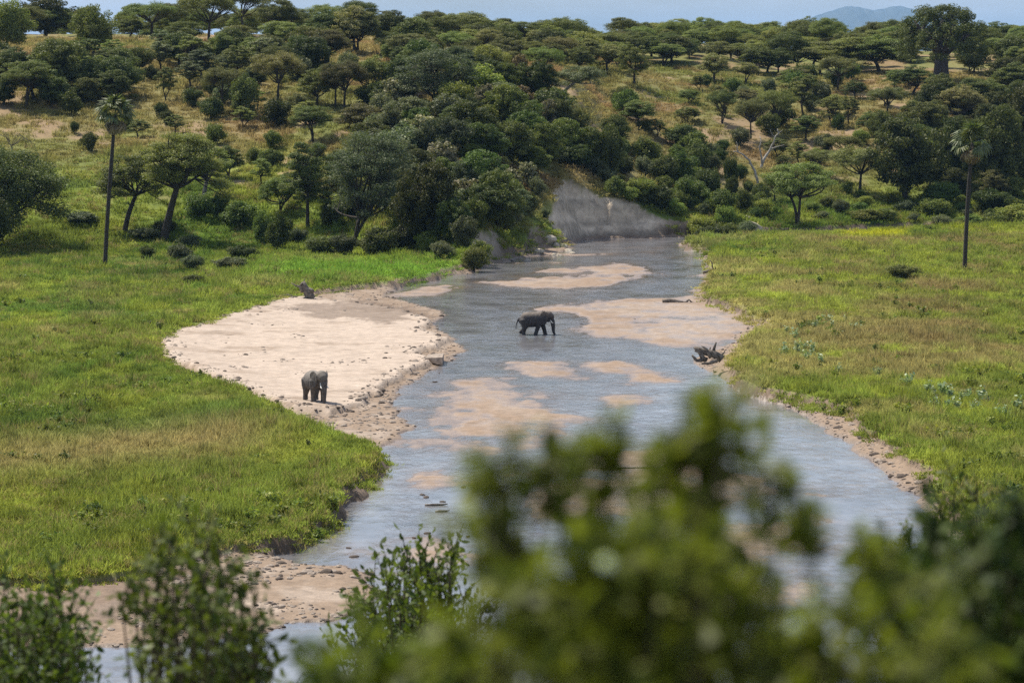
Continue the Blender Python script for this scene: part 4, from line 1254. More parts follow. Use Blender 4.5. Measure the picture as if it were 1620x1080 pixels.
dead_tree('dead_tree', 'dead tree', 'bare dead tree with pale forking branches on the right slope', ground_hit(1203, 268),
          [([(1203, 272, 0), (1206, 258, 0), (1213, 245, .2), (1219, 236, .3), (1224, 226, 0), (1226, 217, -.3), (1232, 211, -.5), (1230, 204, -.5)], .32, .09),
           ([(1206, 262, 0), (1205, 250, -.3), (1203, 240, -.5), (1201, 232, -.4), (1204, 224, -.3), (1202, 216, 0)], .22, .06),
           ([(1219, 237, .3), (1227, 233, .8), (1235, 231, 1.2), (1241, 229, 1.4)], .13, .04),
           ([(1226, 217, -.3), (1221, 212, -.4), (1219, 205, -.6)], .10, .03), ([(1232, 211, -.5), (1238, 206, -.3)], .07, .03)])
dead_tree('dead_tree', 'dead tree', 'dead tree with one bent grey limb reaching left above the river bank', ground_hit(1199, 296),
          [([(1199, 298, 0), (1198, 284, 0), (1194, 270, 0), (1187, 258, -.2), (1180, 249, -.3), (1173, 243, -.4), (1166, 240, -.4), (1160, 240, -.4)], .30, .07),
           ([(1168, 241, -.4), (1166, 235, -.5), (1163, 230, -.3)], .09, .03), ([(1166, 240, -.4), (1167, 230, -.2), (1165, 224, 0)], .08, .03)])
dead_tree('bare_shrub', 'shrub', 'leafless drooping shrub above the spreading tree at the left edge', ground_hit(22, 250),
          [([(20, 250, 0), (18, 232, 0), (10, 218, 0), (-5, 212, 0)], .12, .03)] +
          [([(18, 232, 0), (26 + 5 * k, 212 + 2 * k, .3 * k), (36 + 6 * k, 216 + 4 * k, .4 * k), (44 + 5 * k, 230 + 4 * k, .3)], .06, .02) for k in range(4)] +
          [([(16, 226, 0), (4 + 4 * k, 208 + k, -.4), (-6 + 6 * k, 214, -.6)], .05, .02) for k in range(3)], mat='drift')

# ------------------------------------------------------------------ woodland beyond the skyline
wr = np.random.default_rng(9)
nW = 420
wD = wr.uniform(640, 860, nW); wU = wr.uniform(-250, 1870, nW); wx = wD * (wU - 810) / FPX
wz = terrain(wx, wD)[0]
ws = wr.uniform(0.72, 1.05, nW) * np.where((wU > 1230) & (wU < 1440), 1.22, 1.0)
keepw = ~((wU > 495) & (wU < 515)) & ~((wU > 160) & (wU < 196))
joined = []
for p in P_UMB[:3] + P_DOME[:3]:
    joined.append(p['crown'])
wp = np.stack([wx, wD, wz], 1)[keepw]
scatter('distant_woodland', wp, wr.uniform(0, 6.28, len(wp)), np.stack([ws, ws, ws * wr.uniform(0.8, 1.05, nW)], 1)[keepw],
        np.full((len(wp), 3), 0.1), joined, wr.integers(0, 6, len(wp)), 'acacia woodland massed along the far skyline')

# ------------------------------------------------------------------ labels for the counted plants
ORD = ['first', 'second', 'third', 'fourth', 'fifth', 'sixth', 'seventh', 'eighth', 'ninth', 'tenth', 'eleventh', 'twelfth', 'thirteenth', 'fourteenth', 'fifteenth',
       'sixteenth', 'seventeenth', 'eighteenth', 'nineteenth', 'twentieth', 'twenty-first', 'twenty-second', 'twenty-third', 'twenty-fourth', 'twenty-fifth']


def region(px, py):
    if px < 560:
        return ('on the left skyline' if py < 92 else 'on the upper left hillside' if py < 160 else 'on the middle left hillside' if py < 260 else 'on the lower left slope')
    if px < 935:
        return ('on the skyline above the ridge' if py < 100 else 'on top of the wooded ridge' if py < 180 else 'on the steep wooded ridge' if py < 300 else 'at the river foot of the ridge')
    if px < 1225:
        return ('on the middle skyline' if py < 100 else 'in the clearing behind the cliff' if py < 205 else 'on the slope beside the cliff' if py < 300 else 'on the bank beside the cliff')
    if px < 1440:
        return ('on the skyline left of the baobab' if py < 105 else 'on the hillside below the baobab' if py < 200 else 'on the slope beside the dead trees' if py < 290 else 'at the foot of the right hill')
    return ('on the skyline around the baobab' if py < 105 else 'on the hillside right of the baobab' if py < 220 else 'on the slope behind the right palm' if py < 320 else 'at the hill foot behind the right palm')


bins = {}
for rt, px, py, kind, h, w, lab in PLANTS:
    if lab: continue
    phrase = KINDS[kind][1]
    big = 'tall ' if (h > 6.6) else 'small ' if h < (2.6 if KINDS[kind][2] == 'bush' else 4.4) else ''
    if phrase.startswith(('tall', 'slender')): big = ''
    bins.setdefault((big + phrase, region(px, py)), []).append((proj(rt.location)[0], rt))
for (ph, rg_), L_ in bins.items():
    L_.sort(key=lambda t: t[0])
    for i, (_, rt) in enumerate(L_):
        if len(L_) == 1:
            rt['label'] = f'{ph} {rg_}'
        else:
            rt['label'] = f'{ph} {rg_}, ' + ('leftmost of its kind' if i == 0 else 'rightmost of its kind' if i == len(L_) - 1 else f'{ORD[i]} from the left')

# ------------------------------------------------------------------ elephants
def fuse(buf, name, voxel=0.045, smooth=8):
    me = buf.mesh(name, True)
    o = bpy.data.objects.new(name, me); COL.objects.link(o)
    r = o.modifiers.new('remesh', 'REMESH'); r.mode = 'VOXEL'; r.voxel_size = voxel
    s = o.modifiers.new('smooth', 'SMOOTH'); s.factor = 0.5; s.iterations = smooth
    dg = bpy.context.evaluated_depsgraph_get()
    dg.update()
    out = bpy.data.meshes.new_from_object(o.evaluated_get(dg))
    bpy.data.objects.remove(o)
    out.polygons.foreach_set('use_smooth', np.ones(len(out.polygons), bool))
    out.materials.clear()
    return out


def elephant(label, pos, yaw, legs, trunk, tail, scale, mat, ear_out, head_drop=0.0, tusk_len=1.0):
    b = Buf()
    # trunk of the body: rings along the spine, wider below
    body = [(-1.68, 1.80, .18, .9), (-1.58, 1.74, .42, 1.0), (-1.32, 1.70, .66, 1.08), (-0.9, 1.68, .76, 1.08), (-0.35, 1.66, .80, 1.04), (0.2, 1.70, .79, 1.02), (0.65, 1.82, .72, 1.0), (1.0, 1.94, .56, 1.05), (1.28, 2.02, .42, 1.1)]
    pts = [(x, 0, z) for x, z, r, q in body]
    # ring axis b is vertical when the path runs along x
    b.tube(pts, [r for _, _, r, _ in body], 20, squash=[q for *_, q in body])
    hd = -head_drop
    b.tube([(1.05, 0, 2.10 + hd * .3), (1.25, 0, 2.22 + hd * .6), (1.5, 0, 2.22 + hd), (1.74, 0, 2.06 + hd), (1.86, 0, 1.84 + hd)], [.30, .46, .47, .38, .27], 16, squash=[1.05, 1.1, 1.08, 1.1, 1.1])
    b.tube([(1.3, 0, 1.86 + hd), (1.5, 0, 1.72 + hd), (1.66, 0, 1.66 + hd)], [.30, .26, .16], 12)          # jaw
    tp = [(1.72, 0, 1.98 + hd)] + [(x, y, z) for x, y, z in trunk]
    nT = len(tp); b.tube(tp, np.linspace(.29, .095, nT), 12)
    for x, y, pts_, rr in legs:
        t0 = pts_[0]
        b.tube([(t0[0], y * .55, t0[2] + .34), (t0[0], y * .8, t0[2] + .2)] + list(pts_), [.12, .30] + list(rr), 14)
    for s in (-1, 1):                                                                                        # ears
        c = np.array([1.08, s * 0.46, 1.98 + hd * 0.6])
        Vv, Ff = [], []
        n1, n2 = 14, 3
        outl = []
        for k in range(n1):
            a = 6.283 * k / n1
            ex = 0.50 * math.cos(a) * (1.0 + 0.25 * math.sin(a)); ez = 0.72 * math.sin(a) * (1 if a < 3.14 else 1.12)
            outl.append((ex - 0.10, ez))
        for lay, (f, off) in enumerate([(0.92, -0.035), (1.0, 0.0), (0.92, 0.035)]):
            for ex, ez in outl:
                back = -(ex - 0.28)
                Vv.append(c + np.array([ex * f, s * (0.02 + back * ear_out + off + 0.05 * math.sin(ez * 4)), ez * f]))
        for lay in range(2):
            for k in range(n1):
                k2 = (k + 1) % n1
                Ff.append((lay * n1 + k, lay * n1 + k2, (lay + 1) * n1 + k2, (lay + 1) * n1 + k))
        Ff.append(tuple(range(n1))[::-1]); Ff.append(tuple(2 * n1 + k for k in range(n1)))
        b.add(Vv, Ff)
    b.tube(tail, np.linspace(.11, .06, len(tail)), 8)
    me = fuse(b, 'elephant_body', 0.048, 5)
    root = empty('elephant', pos, yaw); root.scale = (scale,) * 3
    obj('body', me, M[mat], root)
    for s in (-1, 1):
        t = Buf()
        tk = [np.array([1.66, s * .20, 1.72 + hd]), np.array([1.84, s * .25, 1.50 + hd]), np.array([1.84 + .17 * tusk_len, s * .29, 1.50 - .13 * tusk_len + hd]), np.array([1.84 + .40 * tusk_len, s * .29, 1.50 - .17 * tusk_len + hd])]
        t.tube(tk, [.065, .06, .048, .015], 8)
        obj('tusk', t.mesh('tusk'), M['ivory'], root)
        e = Buf(); ec = np.array([1.72, s * .335, 2.03 + hd])
        e.tube([ec - np.array([0, s * .03, 0]), ec, ec + np.array([0, s * .025, 0])], [.03, .035, .012], 8)
        obj('eye', e.mesh('eye'), M['tuft'], root)
    t = Buf(); te = np.array(tail[-1])
    t.tube([te + np.array([0, 0, .05]), te + np.array([-.01, 0, -.12]), te + np.array([-.02, 0, -.30])], [.03, .06, .012], 7)
    obj('tail_tuft', t.mesh('tail_tuft'), M['tuft'], root)
    return tag(root, label, 'elephant', 'elephants at the river')


def leg(x, y, pts, rr):
    return (x, y, [(px, y, pz) for px, pz in pts], rr)


LR = [.40, .34, .25, .215, .225, .25]
stand = [leg(.62, .40, [(.62, 1.75), (.66, 1.3), (.68, .8), (.66, .42), (.66, .16), (.68, 0)], LR), leg(.62, -.40, [(.62, 1.75), (.56, 1.3), (.50, .8), (.46, .42), (.45, .16), (.47, 0)], LR),
         leg(-1.15, .40, [(-1.1, 1.7), (-1.02, 1.25), (-.98, .8), (-1.10, .42), (-1.12, .16), (-1.09, 0)], [.46, .40, .28, .21, .215, .24]),
         leg(-1.15, -.40, [(-1.15, 1.7), (-1.2, 1.25), (-1.25, .8), (-1.42, .45), (-1.46, .18), (-1.42, 0.02)], [.46, .40, .28, .21, .215, .24])]
hang = [(1.90, 0, 1.62), (1.96, 0, 1.25), (1.97, 0, .9), (1.95, 0, .55), (1.93, 0, .28), (1.97, 0, .10), (2.03, 0, .07)]
tail0 = [(-1.60, 0, 1.95), (-1.76, 0, 1.75), (-1.80, 0, 1.40), (-1.79, 0, 1.05)]
p1 = at(500, 637, -0.42); p1[2] = gz(p1[0], p1[1]) - 0.01
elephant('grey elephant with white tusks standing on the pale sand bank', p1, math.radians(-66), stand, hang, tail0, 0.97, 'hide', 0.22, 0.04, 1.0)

walk = [leg(.62, .36, [(.66, 1.75), (.82, 1.3), (.96, .85), (1.08, .45), (1.14, .16), (1.18, 0)], LR), leg(.62, -.36, [(.55, 1.75), (.44, 1.3), (.30, .85), (.16, .45), (.08, .16), (.08, 0)], LR),
        leg(-1.15, .36, [(-1.1, 1.65), (-.95, 1.25), (-.98, .85), (-1.30, .52), (-1.52, .30), (-1.58, .16)], [.46, .42, .29, .20, .19, .21]),
        leg(-1.15, -.36, [(-1.2, 1.65), (-1.15, 1.2), (-1.12, .8), (-1.22, .42), (-1.22, .16), (-1.19, 0)], [.46, .40, .28, .21, .215, .24])]
hang2 = [(1.92, 0, 1.46), (1.98, 0, 1.1), (2.0, 0, .8), (2.01, 0, .5), (2.06, 0, .25), (2.16, 0, .08), (2.24, 0, .02)]
tail2 = [(-1.60, 0, 1.92), (-1.80, 0, 1.70), (-1.92, 0, 1.35), (-2.02, 0, 0.95)]
p2 = at(846, 529, -1.0); p2[2] = -1.06
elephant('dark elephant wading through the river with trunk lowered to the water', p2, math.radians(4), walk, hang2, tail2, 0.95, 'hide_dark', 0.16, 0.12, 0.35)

# ------------------------------------------------------------------ river debris, stones, weeds
def rock_mesh(seed, flat=0.6):
    rg = np.random.default_rng(seed)
    bm = bmesh.new(); bmesh.ops.create_icosphere(bm, subdivisions=2, radius=1.0)
    k = rg.normal(size=(5, 3)); ph = rg.random(5) * 6
    for v in bm.verts:
        c = np.array(v.co)
        s = 1 + 0.18 * sum(math.sin(2.2 * (c @ k[i]) + ph[i]) for i in range(5)) / 1.6
        v.co = Vector(c * s * np.array([1, 0.8, flat]))
    me = bpy.data.meshes.new('rock'); bm.to_mesh(me); bm.free()
    return me


sr = np.random.default_rng(21)
ns = 95000
Ds = 118 * (450 / 118) ** sr.random(ns); Us = sr.uniform(-150, 1800, ns); xs = Ds * (Us - 810) / FPX
zs, _, _, zn, _, Hs_, scs = terrain(xs, Ds)
sws = sdist(WATER, xs, Ds); sbs = sdist(SHELF, xs, Ds)
clump = fbm(xs / 3.5, Ds / 6, 3, 141)
ok = (zn == 1) & (((np.abs(sbs) < 1.6) & (sr.random(ns) < 0.55)) | ((sbs > 0) & (clump > 0.0) & (sr.random(ns) < 0.75)) | ((sws < 1.2) & (sr.random(ns) < 0.5)) | ((sbs < 0) & (clump > 0.38) & (sr.random(ns) < 0.35)) | ((Ds < 165) & (clump > -0.15) & (sr.random(ns) < 0.6)))
so = np.nonzero(ok)[0]
rocks = [rock_mesh(i) for i in range(3)]
clods = [r.copy() for r in rocks]
for r in rocks: r.materials.append(M['stone'])
for r in clods: r.materials.append(M['clod'])
ss_ = np.minimum(sr.lognormal(-2.3, 0.55, len(so)), 0.36)
scatter('bank_rubble', np.stack([xs, Ds, zs], 1)[so], sr.uniform(0, 6.28, len(so)), np.stack([ss_, ss_, ss_ * 0.7], 1), np.full((len(so), 3), 0.2), rocks + clods,
        np.where(sr.random(len(so)) < 0.62, sr.integers(0, 3, len(so)), sr.integers(3, 6, len(so))), 'stones and dark clods strewn along the river banks')

BOULD = [(866, 372, 26, 14), (878, 377, 20, 10), (890, 381, 16, 8), (900, 386, 18, 7), (852, 390, 22, 9), (880, 393, 16, 6), (906, 391, 12, 5), (835, 401, 18, 6), (1180, 348, 16, 12)]
for i, (px, py, wpx, hpx) in enumerate(BOULD):
    ps = ground_hit(px, py); m = mpp(ps)
    rk = rock_mesh(50 + i, 0.8); o = obj('boulder', rk, M['rock'], None, ps)
    o.scale = (wpx * m / 2, wpx * m / 2, hpx * m / 1.3); o.rotation_euler = (0, 0, i * 1.3)
    where = 'pale boulder at the water foot of the earth cliff, ' + ('leftmost' if i == 7 else 'largest' if i == 0 else f'{ORD[[0, 4, 5, 6, 1, 3, 7, 0, 8][i]]} from the left')
    if i == 8: where = 'pale boulder alone on the bank right of the cliff'
    tag(o, where, 'boulder', 'boulders at the cliff foot')
ps = at(1193, 366, 0.0); ps = ground_hit(1200, 362); m = mpp(ps)
o = obj('rock_outcrop', rock_mesh(90, 1.1), M['rock'], None, ps); o.scale = (15 * m, 12 * m, 24 * m); o.rotation_euler = (0.2, -0.55, 0.2)
tag(o, 'tall pale rock outcrop leaning at the foot of the broad acacia across the river', 'rock')

# mud slab at the edge of the sand shelf
ps = at(686, 570, -0.7); m = mpp(ps)
b = Buf(); L2, w2, h2 = 15 * m, 2.2, 0.5
sv = [(-L2, -w2 * .2, 0), (L2, -w2, -.25), (L2 * 1.02, w2, -.2), (-L2 * .6, w2, .1), (-L2, -w2 * .2, h2 * .55), (L2, -w2, h2), (L2 * 1.02, w2, h2 * .95), (-L2 * .6, w2, h2 * .7)]
b.add(sv, [(0, 1, 5, 4), (1, 2, 6, 5), (2, 3, 7, 6), (3, 0, 4, 7), (4, 5, 6, 7), (3, 2, 1, 0)])
tag(obj('mud_slab', b.mesh('mud_slab', False), M['stone'], None, ps), 'broken flat-topped slab jutting from the sand bank at the water', 'slab')

p = ground_hit(484, 470); p[2] = gz(p[0], p[1])
dead_tree('driftwood_stump', 'driftwood', 'upturned dark driftwood stump where the grass meets the sand bank', p,
          [([(492, 473, 0), (486, 462, 0), (481, 452, 0), (479, 446, .1)], .62, .26), ([(481, 450, 0), (482, 441, 0)], .10, .03), ([(479, 462, -.2), (475, 452, -.2), (480, 448, -.1)], .20, .12),
           ([(484, 465, 0), (492, 458, -.2), (496, 462, -.2)], .38, .22), ([(476, 455, .3), (468, 452, .6), (461, 448, .8)], .16, .05), ([(470, 470, .4), (455, 466, .8), (440, 468, 1.2)], .12, .04),
           ([(486, 470, -.4), (478, 474, -.8), (470, 475, -1.)], .16, .06)], mat='drift', part='root')
p = ground_hit(1122, 575); p[2] = gz(p[0], p[1])
dead_tree('driftwood_pile', 'driftwood', 'tangled driftwood snag on the right bank above the water', p,
          [([(1142, 568, 0), (1128, 560, 0), (1114, 556, 0), (1100, 552, 0)], .42, .28), ([(1128, 562, 0), (1130, 550, 0), (1133, 541, 0)], .20, .07), ([(1118, 570, -.3), (1108, 558, -.3), (1098, 549, -.2)], .30, .14),
           ([(1140, 563, .2), (1147, 555, .2)], .12, .05), ([(1112, 568, -.4), (1102, 570, -.6), (1095, 562, -.6)], .22, .10), ([(1124, 566, -.5), (1118, 552, -.4), (1110, 547, -.3)], .18, .06),
           ([(1134, 570, -.5), (1124, 574, -.8), (1110, 575, -1)], .20, .10), ([(1120, 560, .3), (1124, 549, .4)], .14, .06)], mat='drift', part='root')
p = ground_hit(1130, 424); p[2] = gz(p[0], p[1])
dead_tree('stranded_branch', 'driftwood', 'dark stranded branch on the far right bank', p,
          [([(1112, 431, 0), (1124, 427, 0), (1134, 424, 0), (1150, 421, 0)], .26, .12), ([(1128, 426, 0), (1127, 418, 0), (1123, 412, 0)], .14, .05), ([(1134, 424, 0), (1137, 416, .2)], .10, .04), ([(1146, 422, 0), (1151, 418, 0)], .12, .06)], mat='drift')
p = at(1062, 478, -0.93)
dead_tree('debris_heap', 'driftwood', 'low heap of flood debris on the large pink sandbar', p,
          [([(1048, 477, 0), (1066, 476, 0), (1086, 480, 0), (1106, 484, 0)], .30, .14), ([(1080, 482, 0), (1090, 474, 0), (1097, 479, 0)], .16, .08), ([(1070, 480, -.5), (1084, 486, -1), (1102, 487, -1)], .22, .10), ([(1034, 479, 0), (1050, 480, 0)], .12, .06)], mat='drift')
FLOAT = [(690, 799, 36, 'long floating stick in the lower river'), (700, 809, 22, 'short floating stick just below the long one'), (985, 741, 120, 'long dark branch lying along a sandbar behind the blurred leaves')]
for px, py, L_, lab in FLOAT:
    p = at(px, py, -0.97)
    m = mpp(p); b = Buf(); b.tube([(-L_ * m / 2, .1, 0), (-L_ * m / 6, 0, .03), (L_ * m / 5, .15, .02), (L_ * m / 2, .3, .04)], [.07, .09, .07, .03], 7)
    tag(obj('floating_stick', b.mesh('stick'), M['drift'], None, p), lab, 'stick')
SNAG = [(768, 404), (713, 469), (620, 462), (695, 590), (688, 604), (655, 850), (676, 843), (552, 866), (733, 770), (668, 782), (675, 786), (700, 793), (740, 848), (560, 880), (1004, 505), (920, 512)]
so2 = []
for i, (px, py) in enumerate(SNAG):
    so2.append(at(px, py, -0.98))
so2 = np.array(so2); k = np.random.default_rng(4).uniform(0.10, 0.2, len(so2))
scatter('river_snags', so2, np.arange(len(so2)) * 1.7, np.stack([k * 1.5, k, k * 0.6], 1), np.full((len(so2), 3), .1), clods, np.arange(len(so2)) % 3, 'small dark snags and clods sticking out of the shallows')

# pale broad-leaved weeds on the right flat, leafy herbs elsewhere
def weed_mesh(seed, n=70, h=0.9, R=0.5, leaf=0.11):
    rg = np.random.default_rng(seed)
    P = []
    for s in range(7):
        a = rg.random() * 6.28; e = np.array([math.cos(a) * R * rg.random(), math.sin(a) * R * rg.random(), h * rg.uniform(.7, 1.05)])
        for t in np.linspace(0.3, 1, n // 7): P.append(e * t + rg.normal(0, .06, 3))
    return quads_mesh('weed', leaf_quads(np.array(P), leaf, rg, 0.8, 0.6), rg.random(len(P)))


weeds_pale = [weed_mesh(i) for i in range(3)]
for w_ in weeds_pale: w_.materials.append(M['pale'])
WEEDS = [(1245, 532), (1258, 540), (1272, 556), (1285, 558), (1262, 560), (1310, 512), (1318, 522), (1240, 566), (1276, 570), (1288, 522), (1338, 512), (1353, 528), (1300, 580), (1325, 590), (1436, 612), (1465, 626), (1478, 632), (1492, 628), (1505, 636), (1520, 640), (1532, 632), (1548, 636), (1562, 642), (1500, 650), (1516, 654), (1540, 652), (1480, 644), (1605, 652), (1590, 664), (1388, 596)]
for i, (px, py) in enumerate(WEEDS):
    ps = ground_hit(px, py); ps[2] = gz(ps[0], ps[1])
    root = empty('pale_weed', ps, i * 1.1); s = 0.9 + 0.5 * ((i * 37) % 10) / 10; root.scale = (s * 1.25, s * 1.25, s)
    obj('leaves', weeds_pale[i % 3], None, root)
    clus = 'in the patch near the bank' if px < 1400 else 'in the wide patch low on the right grass'
    tag(root, 'x', 'weed', 'pale leafy weeds on the right grass')
    root['_c'] = clus
for clus in ('in the patch near the bank', 'in the wide patch low on the right grass'):
    L_ = sorted([o for o in COL.objects if o.get('_c') == clus], key=lambda o: proj(o.location)[0])
    for i, o in enumerate(L_):
        o['label'] = f'pale-leaved weed {clus}, ' + ('leftmost' if i == 0 else 'rightmost' if i == len(L_) - 1 else ORD[i] + ' from the left')
        del o['_c']
hr = np.random.default_rng(55)
nh = 5200
Dh = 125 * (480 / 125) ** hr.random(nh); Uh = hr.uniform(-150, 1780, nh); xh = Dh * (Uh - 810) / FPX
zh, _, ch, _, _, Hh, sch = terrain(xh, Dh)
cl = fbm(xh / 8, Dh / 12, 3, 151)
kh = np.nonzero(ch & (cl > 0.2) & (Hh < 6))[0]
herbs = [weed_mesh(10 + i, 84, 0.6, 0.6, 0.10) for i in range(3)]
for w_ in herbs: w_.materials.append(M['lush'])
herbs2 = [w_.copy() for w_ in herbs]
for w_ in herbs2: w_.materials.clear(); w_.materials.append(M['yellow'])
hs = hr.uniform(0.7, 1.6, len(kh))
scatter('low_herbs', np.stack([xh, Dh, zh], 1)[kh], hr.uniform(0, 6, len(kh)), np.stack([hs, hs, hs * 0.9], 1), np.full((len(kh), 3), .1), herbs + herbs2, np.where(cl[kh] > 0.3, hr.integers(3, 6, len(kh)), hr.integers(0, 3, len(kh))), 'leafy herbs growing through the grass')

# ------------------------------------------------------------------ shrubs of the slope below the viewpoint
def leaf_shape(P, A, Nn, size, rg, width=0.5):
    """pointed oval leaf of six points, base at P, along A"""
    n = len(P)
    B = unit(np.cross(Nn, A)); s = size * rg.uniform(0.65, 1.3, (n, 1))
    L_ = A * s; w = B * s * width * 0.5; dn = Nn * s * 0.10
    return np.stack([P, P + L_ * 0.3 + w - dn, P + L_ * 0.68 + w * 0.85 - dn, P + L_, P + L_ * 0.68 - w * 0.85 - dn, P + L_ * 0.3 - w - dn], 1)


def near_shrub(name, label, base_px, dist, drange, tips, poly, ntips, leaf, per, mat, seed, twig=0.35, flowers=(), clump=0.5):
    rg = np.random.default_rng(seed)
    bx = dist * (base_px - 810) / FPX; by = dist
    base = np.array([bx, by, float(slope_z(bx, by))])
    T = []
    for px, py, d_ in tips:
        for q_ in range(1 if dist < 5 else 2):
            T.append(atd(px + rg.normal(0, 0.16 * twig * FPX / d_), py + q_ * 0.42 * twig * FPX / d_ + rg.normal(0, 0.12 * twig * FPX / d_), d_ + rg.normal(0, 0.5 * twig)))
    tips = T[:]
    P = np.array(poly, float)
    cents = []
    while len(cents) < max(8, ntips // 6):
        px, py = rg.uniform(P[:, 0].min(), P[:, 0].max()), rg.uniform(P[:, 1].min(), P[:, 1].max())
        if sdist(P, np.array([px]), np.array([py]))[0] < 0:
            cents.append((px, py, rg.uniform(*drange)))
    while len(T) < len(tips) + ntips:
        if rg.random() < clump:
            px, py, d_ = cents[rg.integers(len(cents))]; sp_ = 0.5 * twig * FPX / d_
            T.append(atd(px + rg.normal(0, sp_), py + rg.normal(0, sp_), d_ + rg.normal(0, 0.4 * twig)))
            continue
        px, py = rg.uniform(P[:, 0].min(), P[:, 0].max()), rg.uniform(P[:, 1].min(), P[:, 1].max())
        if sdist(P, np.array([px]), np.array([py]))[0] < 0:
            T.append(atd(px, py, rg.uniform(*drange)))
    stems = Buf(); Lp, La = [], []
    hub = []
    for k in range(7):
        a = k * 0.9; hgt_ = np.mean([t[2] for t in T]) - base[2]
        e = base + np.array([math.cos(a) * 0.16 * hgt_, math.sin(a) * 0.12 * hgt_, hgt_ * 0.55])
        stems.tube(bez(base + rg.normal(0, 0.03, 3), (base + e) / 2 + rg.normal(0, 0.05 * hgt_, 3), e, 5), np.linspace(0.018, 0.011, 5) * (dist / 5) ** 0.5, 6)
        hub.append(e)
    sc_l = twig
    for t in T:
        h = hub[np.argmin([np.linalg.norm((q_ - t)[:2]) + rg.random() * 0.3 * twig for q_ in hub])]
        mid = h * 0.45 + t * 0.55; mid[:2] = h[:2] * 0.55 + t[:2] * 0.45
        path = bez(h, mid, t, 9)
        stems.tube(path, np.linspace(0.008, 0.002, 9) * (dist / 5) ** 0.6, 4, cap=False)
        d_ = unit(path[-1] - path[-2])
        for q_ in range(per * 2):
            f = rg.uniform(0.35 if dist > 10 else 0.78, 1); i0 = min(int(f * 8), 7); pp = path[i0] + (path[i0 + 1] - path[i0]) * (f * 8 - i0)
            Lp.append(pp + rg.normal(0, 0.12 * twig, 3)); La.append(rg.normal(0, 1, 3) + np.array([0, 0, 0.4]))
        for j in range(3 if dist > 10 else 4):
            tw = unit(d_ * (1.0 if dist > 10 else 0.35) + rg.normal(0, 0.8, 3) + np.array([0, 0, 0.25])) * sc_l * rg.uniform(0.5, 1.0)
            o = t - d_ * sc_l * 0.6 * rg.random()
            stems.tube([o, o + tw * 0.5 + np.array([0, 0, 0.02 * sc_l]), o + tw], [0.0026 * (dist / 5) ** 0.6, 0.002 * (dist / 5) ** 0.6, 0.001], 3, cap=False)
            for q_ in range(per):
                f = (q_ + rg.random()) / per
                Lp.append(o + tw * f); La.append(unit(tw) * 0.55 + rg.normal(0, 0.55, 3))
    Lp, La = np.array(Lp), unit(np.array(La))
    Nn = unit(unit(rg.normal(size=Lp.shape)) * 0.75 + np.array([0, 0, 0.9]))
    V = leaf_shape(Lp, La, Nn, leaf, rg)
    root = empty(name, base)
    me_ = quads_mesh('leaves', V - base, np.clip(rg.normal(0.45, 0.28, len(V)), 0, 1), 6)
    tag(obj('leaves', me_, M[mat], root), kind='stuff')
    sm_ = Buf(); sm_.v = [v - base for v in stems.v]; sm_.f = stems.f; sm_.n = stems.n
    obj('stems', sm_.mesh('stems'), M['bark'], root)
    for px, py, d_, sz, mt in flowers:
        c = atd(px, py, d_) - base
        fv = []
        for k in range(5):
            a = k * 1.2566; dr = np.array([math.cos(a), -0.5, math.sin(a)]); sd = np.array([-math.sin(a), 0, math.cos(a)]) * 0.45
            fv.append([c, c + (dr * .5 + sd) * sz, c + dr * sz, c + (dr * .5 - sd) * sz])
        obj('flower', quads_mesh('flower', np.array(fv)), M[mt], root)
    return tag(root, label, 'shrub', 'shrubs on the slope below the viewpoint')


tips1 = [(a_, b_ + 36, c_) for a_, b_, c_ in [(1128, 608, 3.9), (1165, 602, 3.9), (1098, 622, 3.9), (1145, 640, 3.9), (1095, 655, 4.0), (1160, 670, 4.0), (1120, 690, 4.0), (1075, 690, 4.0), (928, 655, 4.1), (955, 672, 4.1), (905, 680, 4.1), (868, 690, 4.0), (838, 690, 4.0),
         (800, 690, 4.0), (775, 705, 4.0), (815, 715, 4.0), (850, 725, 4.0), (760, 765, 4.1), (785, 800, 4.1), (760, 815, 4.1), (790, 840, 4.1), (985, 690, 4.1), (1010, 712, 4.2), (965, 722, 4.2), (1050, 720, 4.0), (1200, 735, 4.1),
         (1235, 760, 4.1), (1265, 775, 4.2), (1300, 800, 4.2), (1380, 830, 4.3), (1345, 830, 4.3), (1410, 860, 4.3), (1120, 740, 4.0), (1090, 770, 4.1), (1040, 790, 4.1), (1150, 770, 4.1)]]
near_shrub('foreground_shrub', 'large blurred leafy shrub filling the foreground right of centre', 1080, 4.1, (3.5, 4.9), tips1,
           [(790, 930), (870, 890), (950, 850), (1020, 800), (1100, 800), (1130, 870), (1170, 950), (1290, 1000), (1370, 930), (1440, 900), (1520, 930), (1560, 1200), (770, 1200), (775, 990)], 190, 0.040, 6, 'near', 401, 0.068,
           [(958, 888, 3.3, 0.010, 'petal'), (1281, 937, 3.4, 0.008, 'petal'), (1256, 985, 3.4, 0.008, 'petal')])
near_shrub('foreground_shrub', 'dark blurred shrub in the lower right corner', 1580, 6.5, (5.6, 8.0), [], [(1400, 900), (1480, 820), (1540, 800), (1680, 790), (1700, 1200), (1380, 1200)], 170, 0.050, 6, 'deep', 402, 0.12,
           [(1485, 1050, 5.4, 0.02, 'violet'), (1430, 950, 5.4, 0.016, 'violet')])
near_shrub('foreground_shrub', 'low blurred shrub at the bottom edge between the two sharper bushes', 600, 5.2, (4.4, 6.2), [(505, 1010, 5), (590, 1000, 5)], [(500, 1050), (560, 1030), (640, 1040), (800, 990), (820, 1200), (480, 1200)], 90, 0.042, 6, 'near', 403, 0.085)
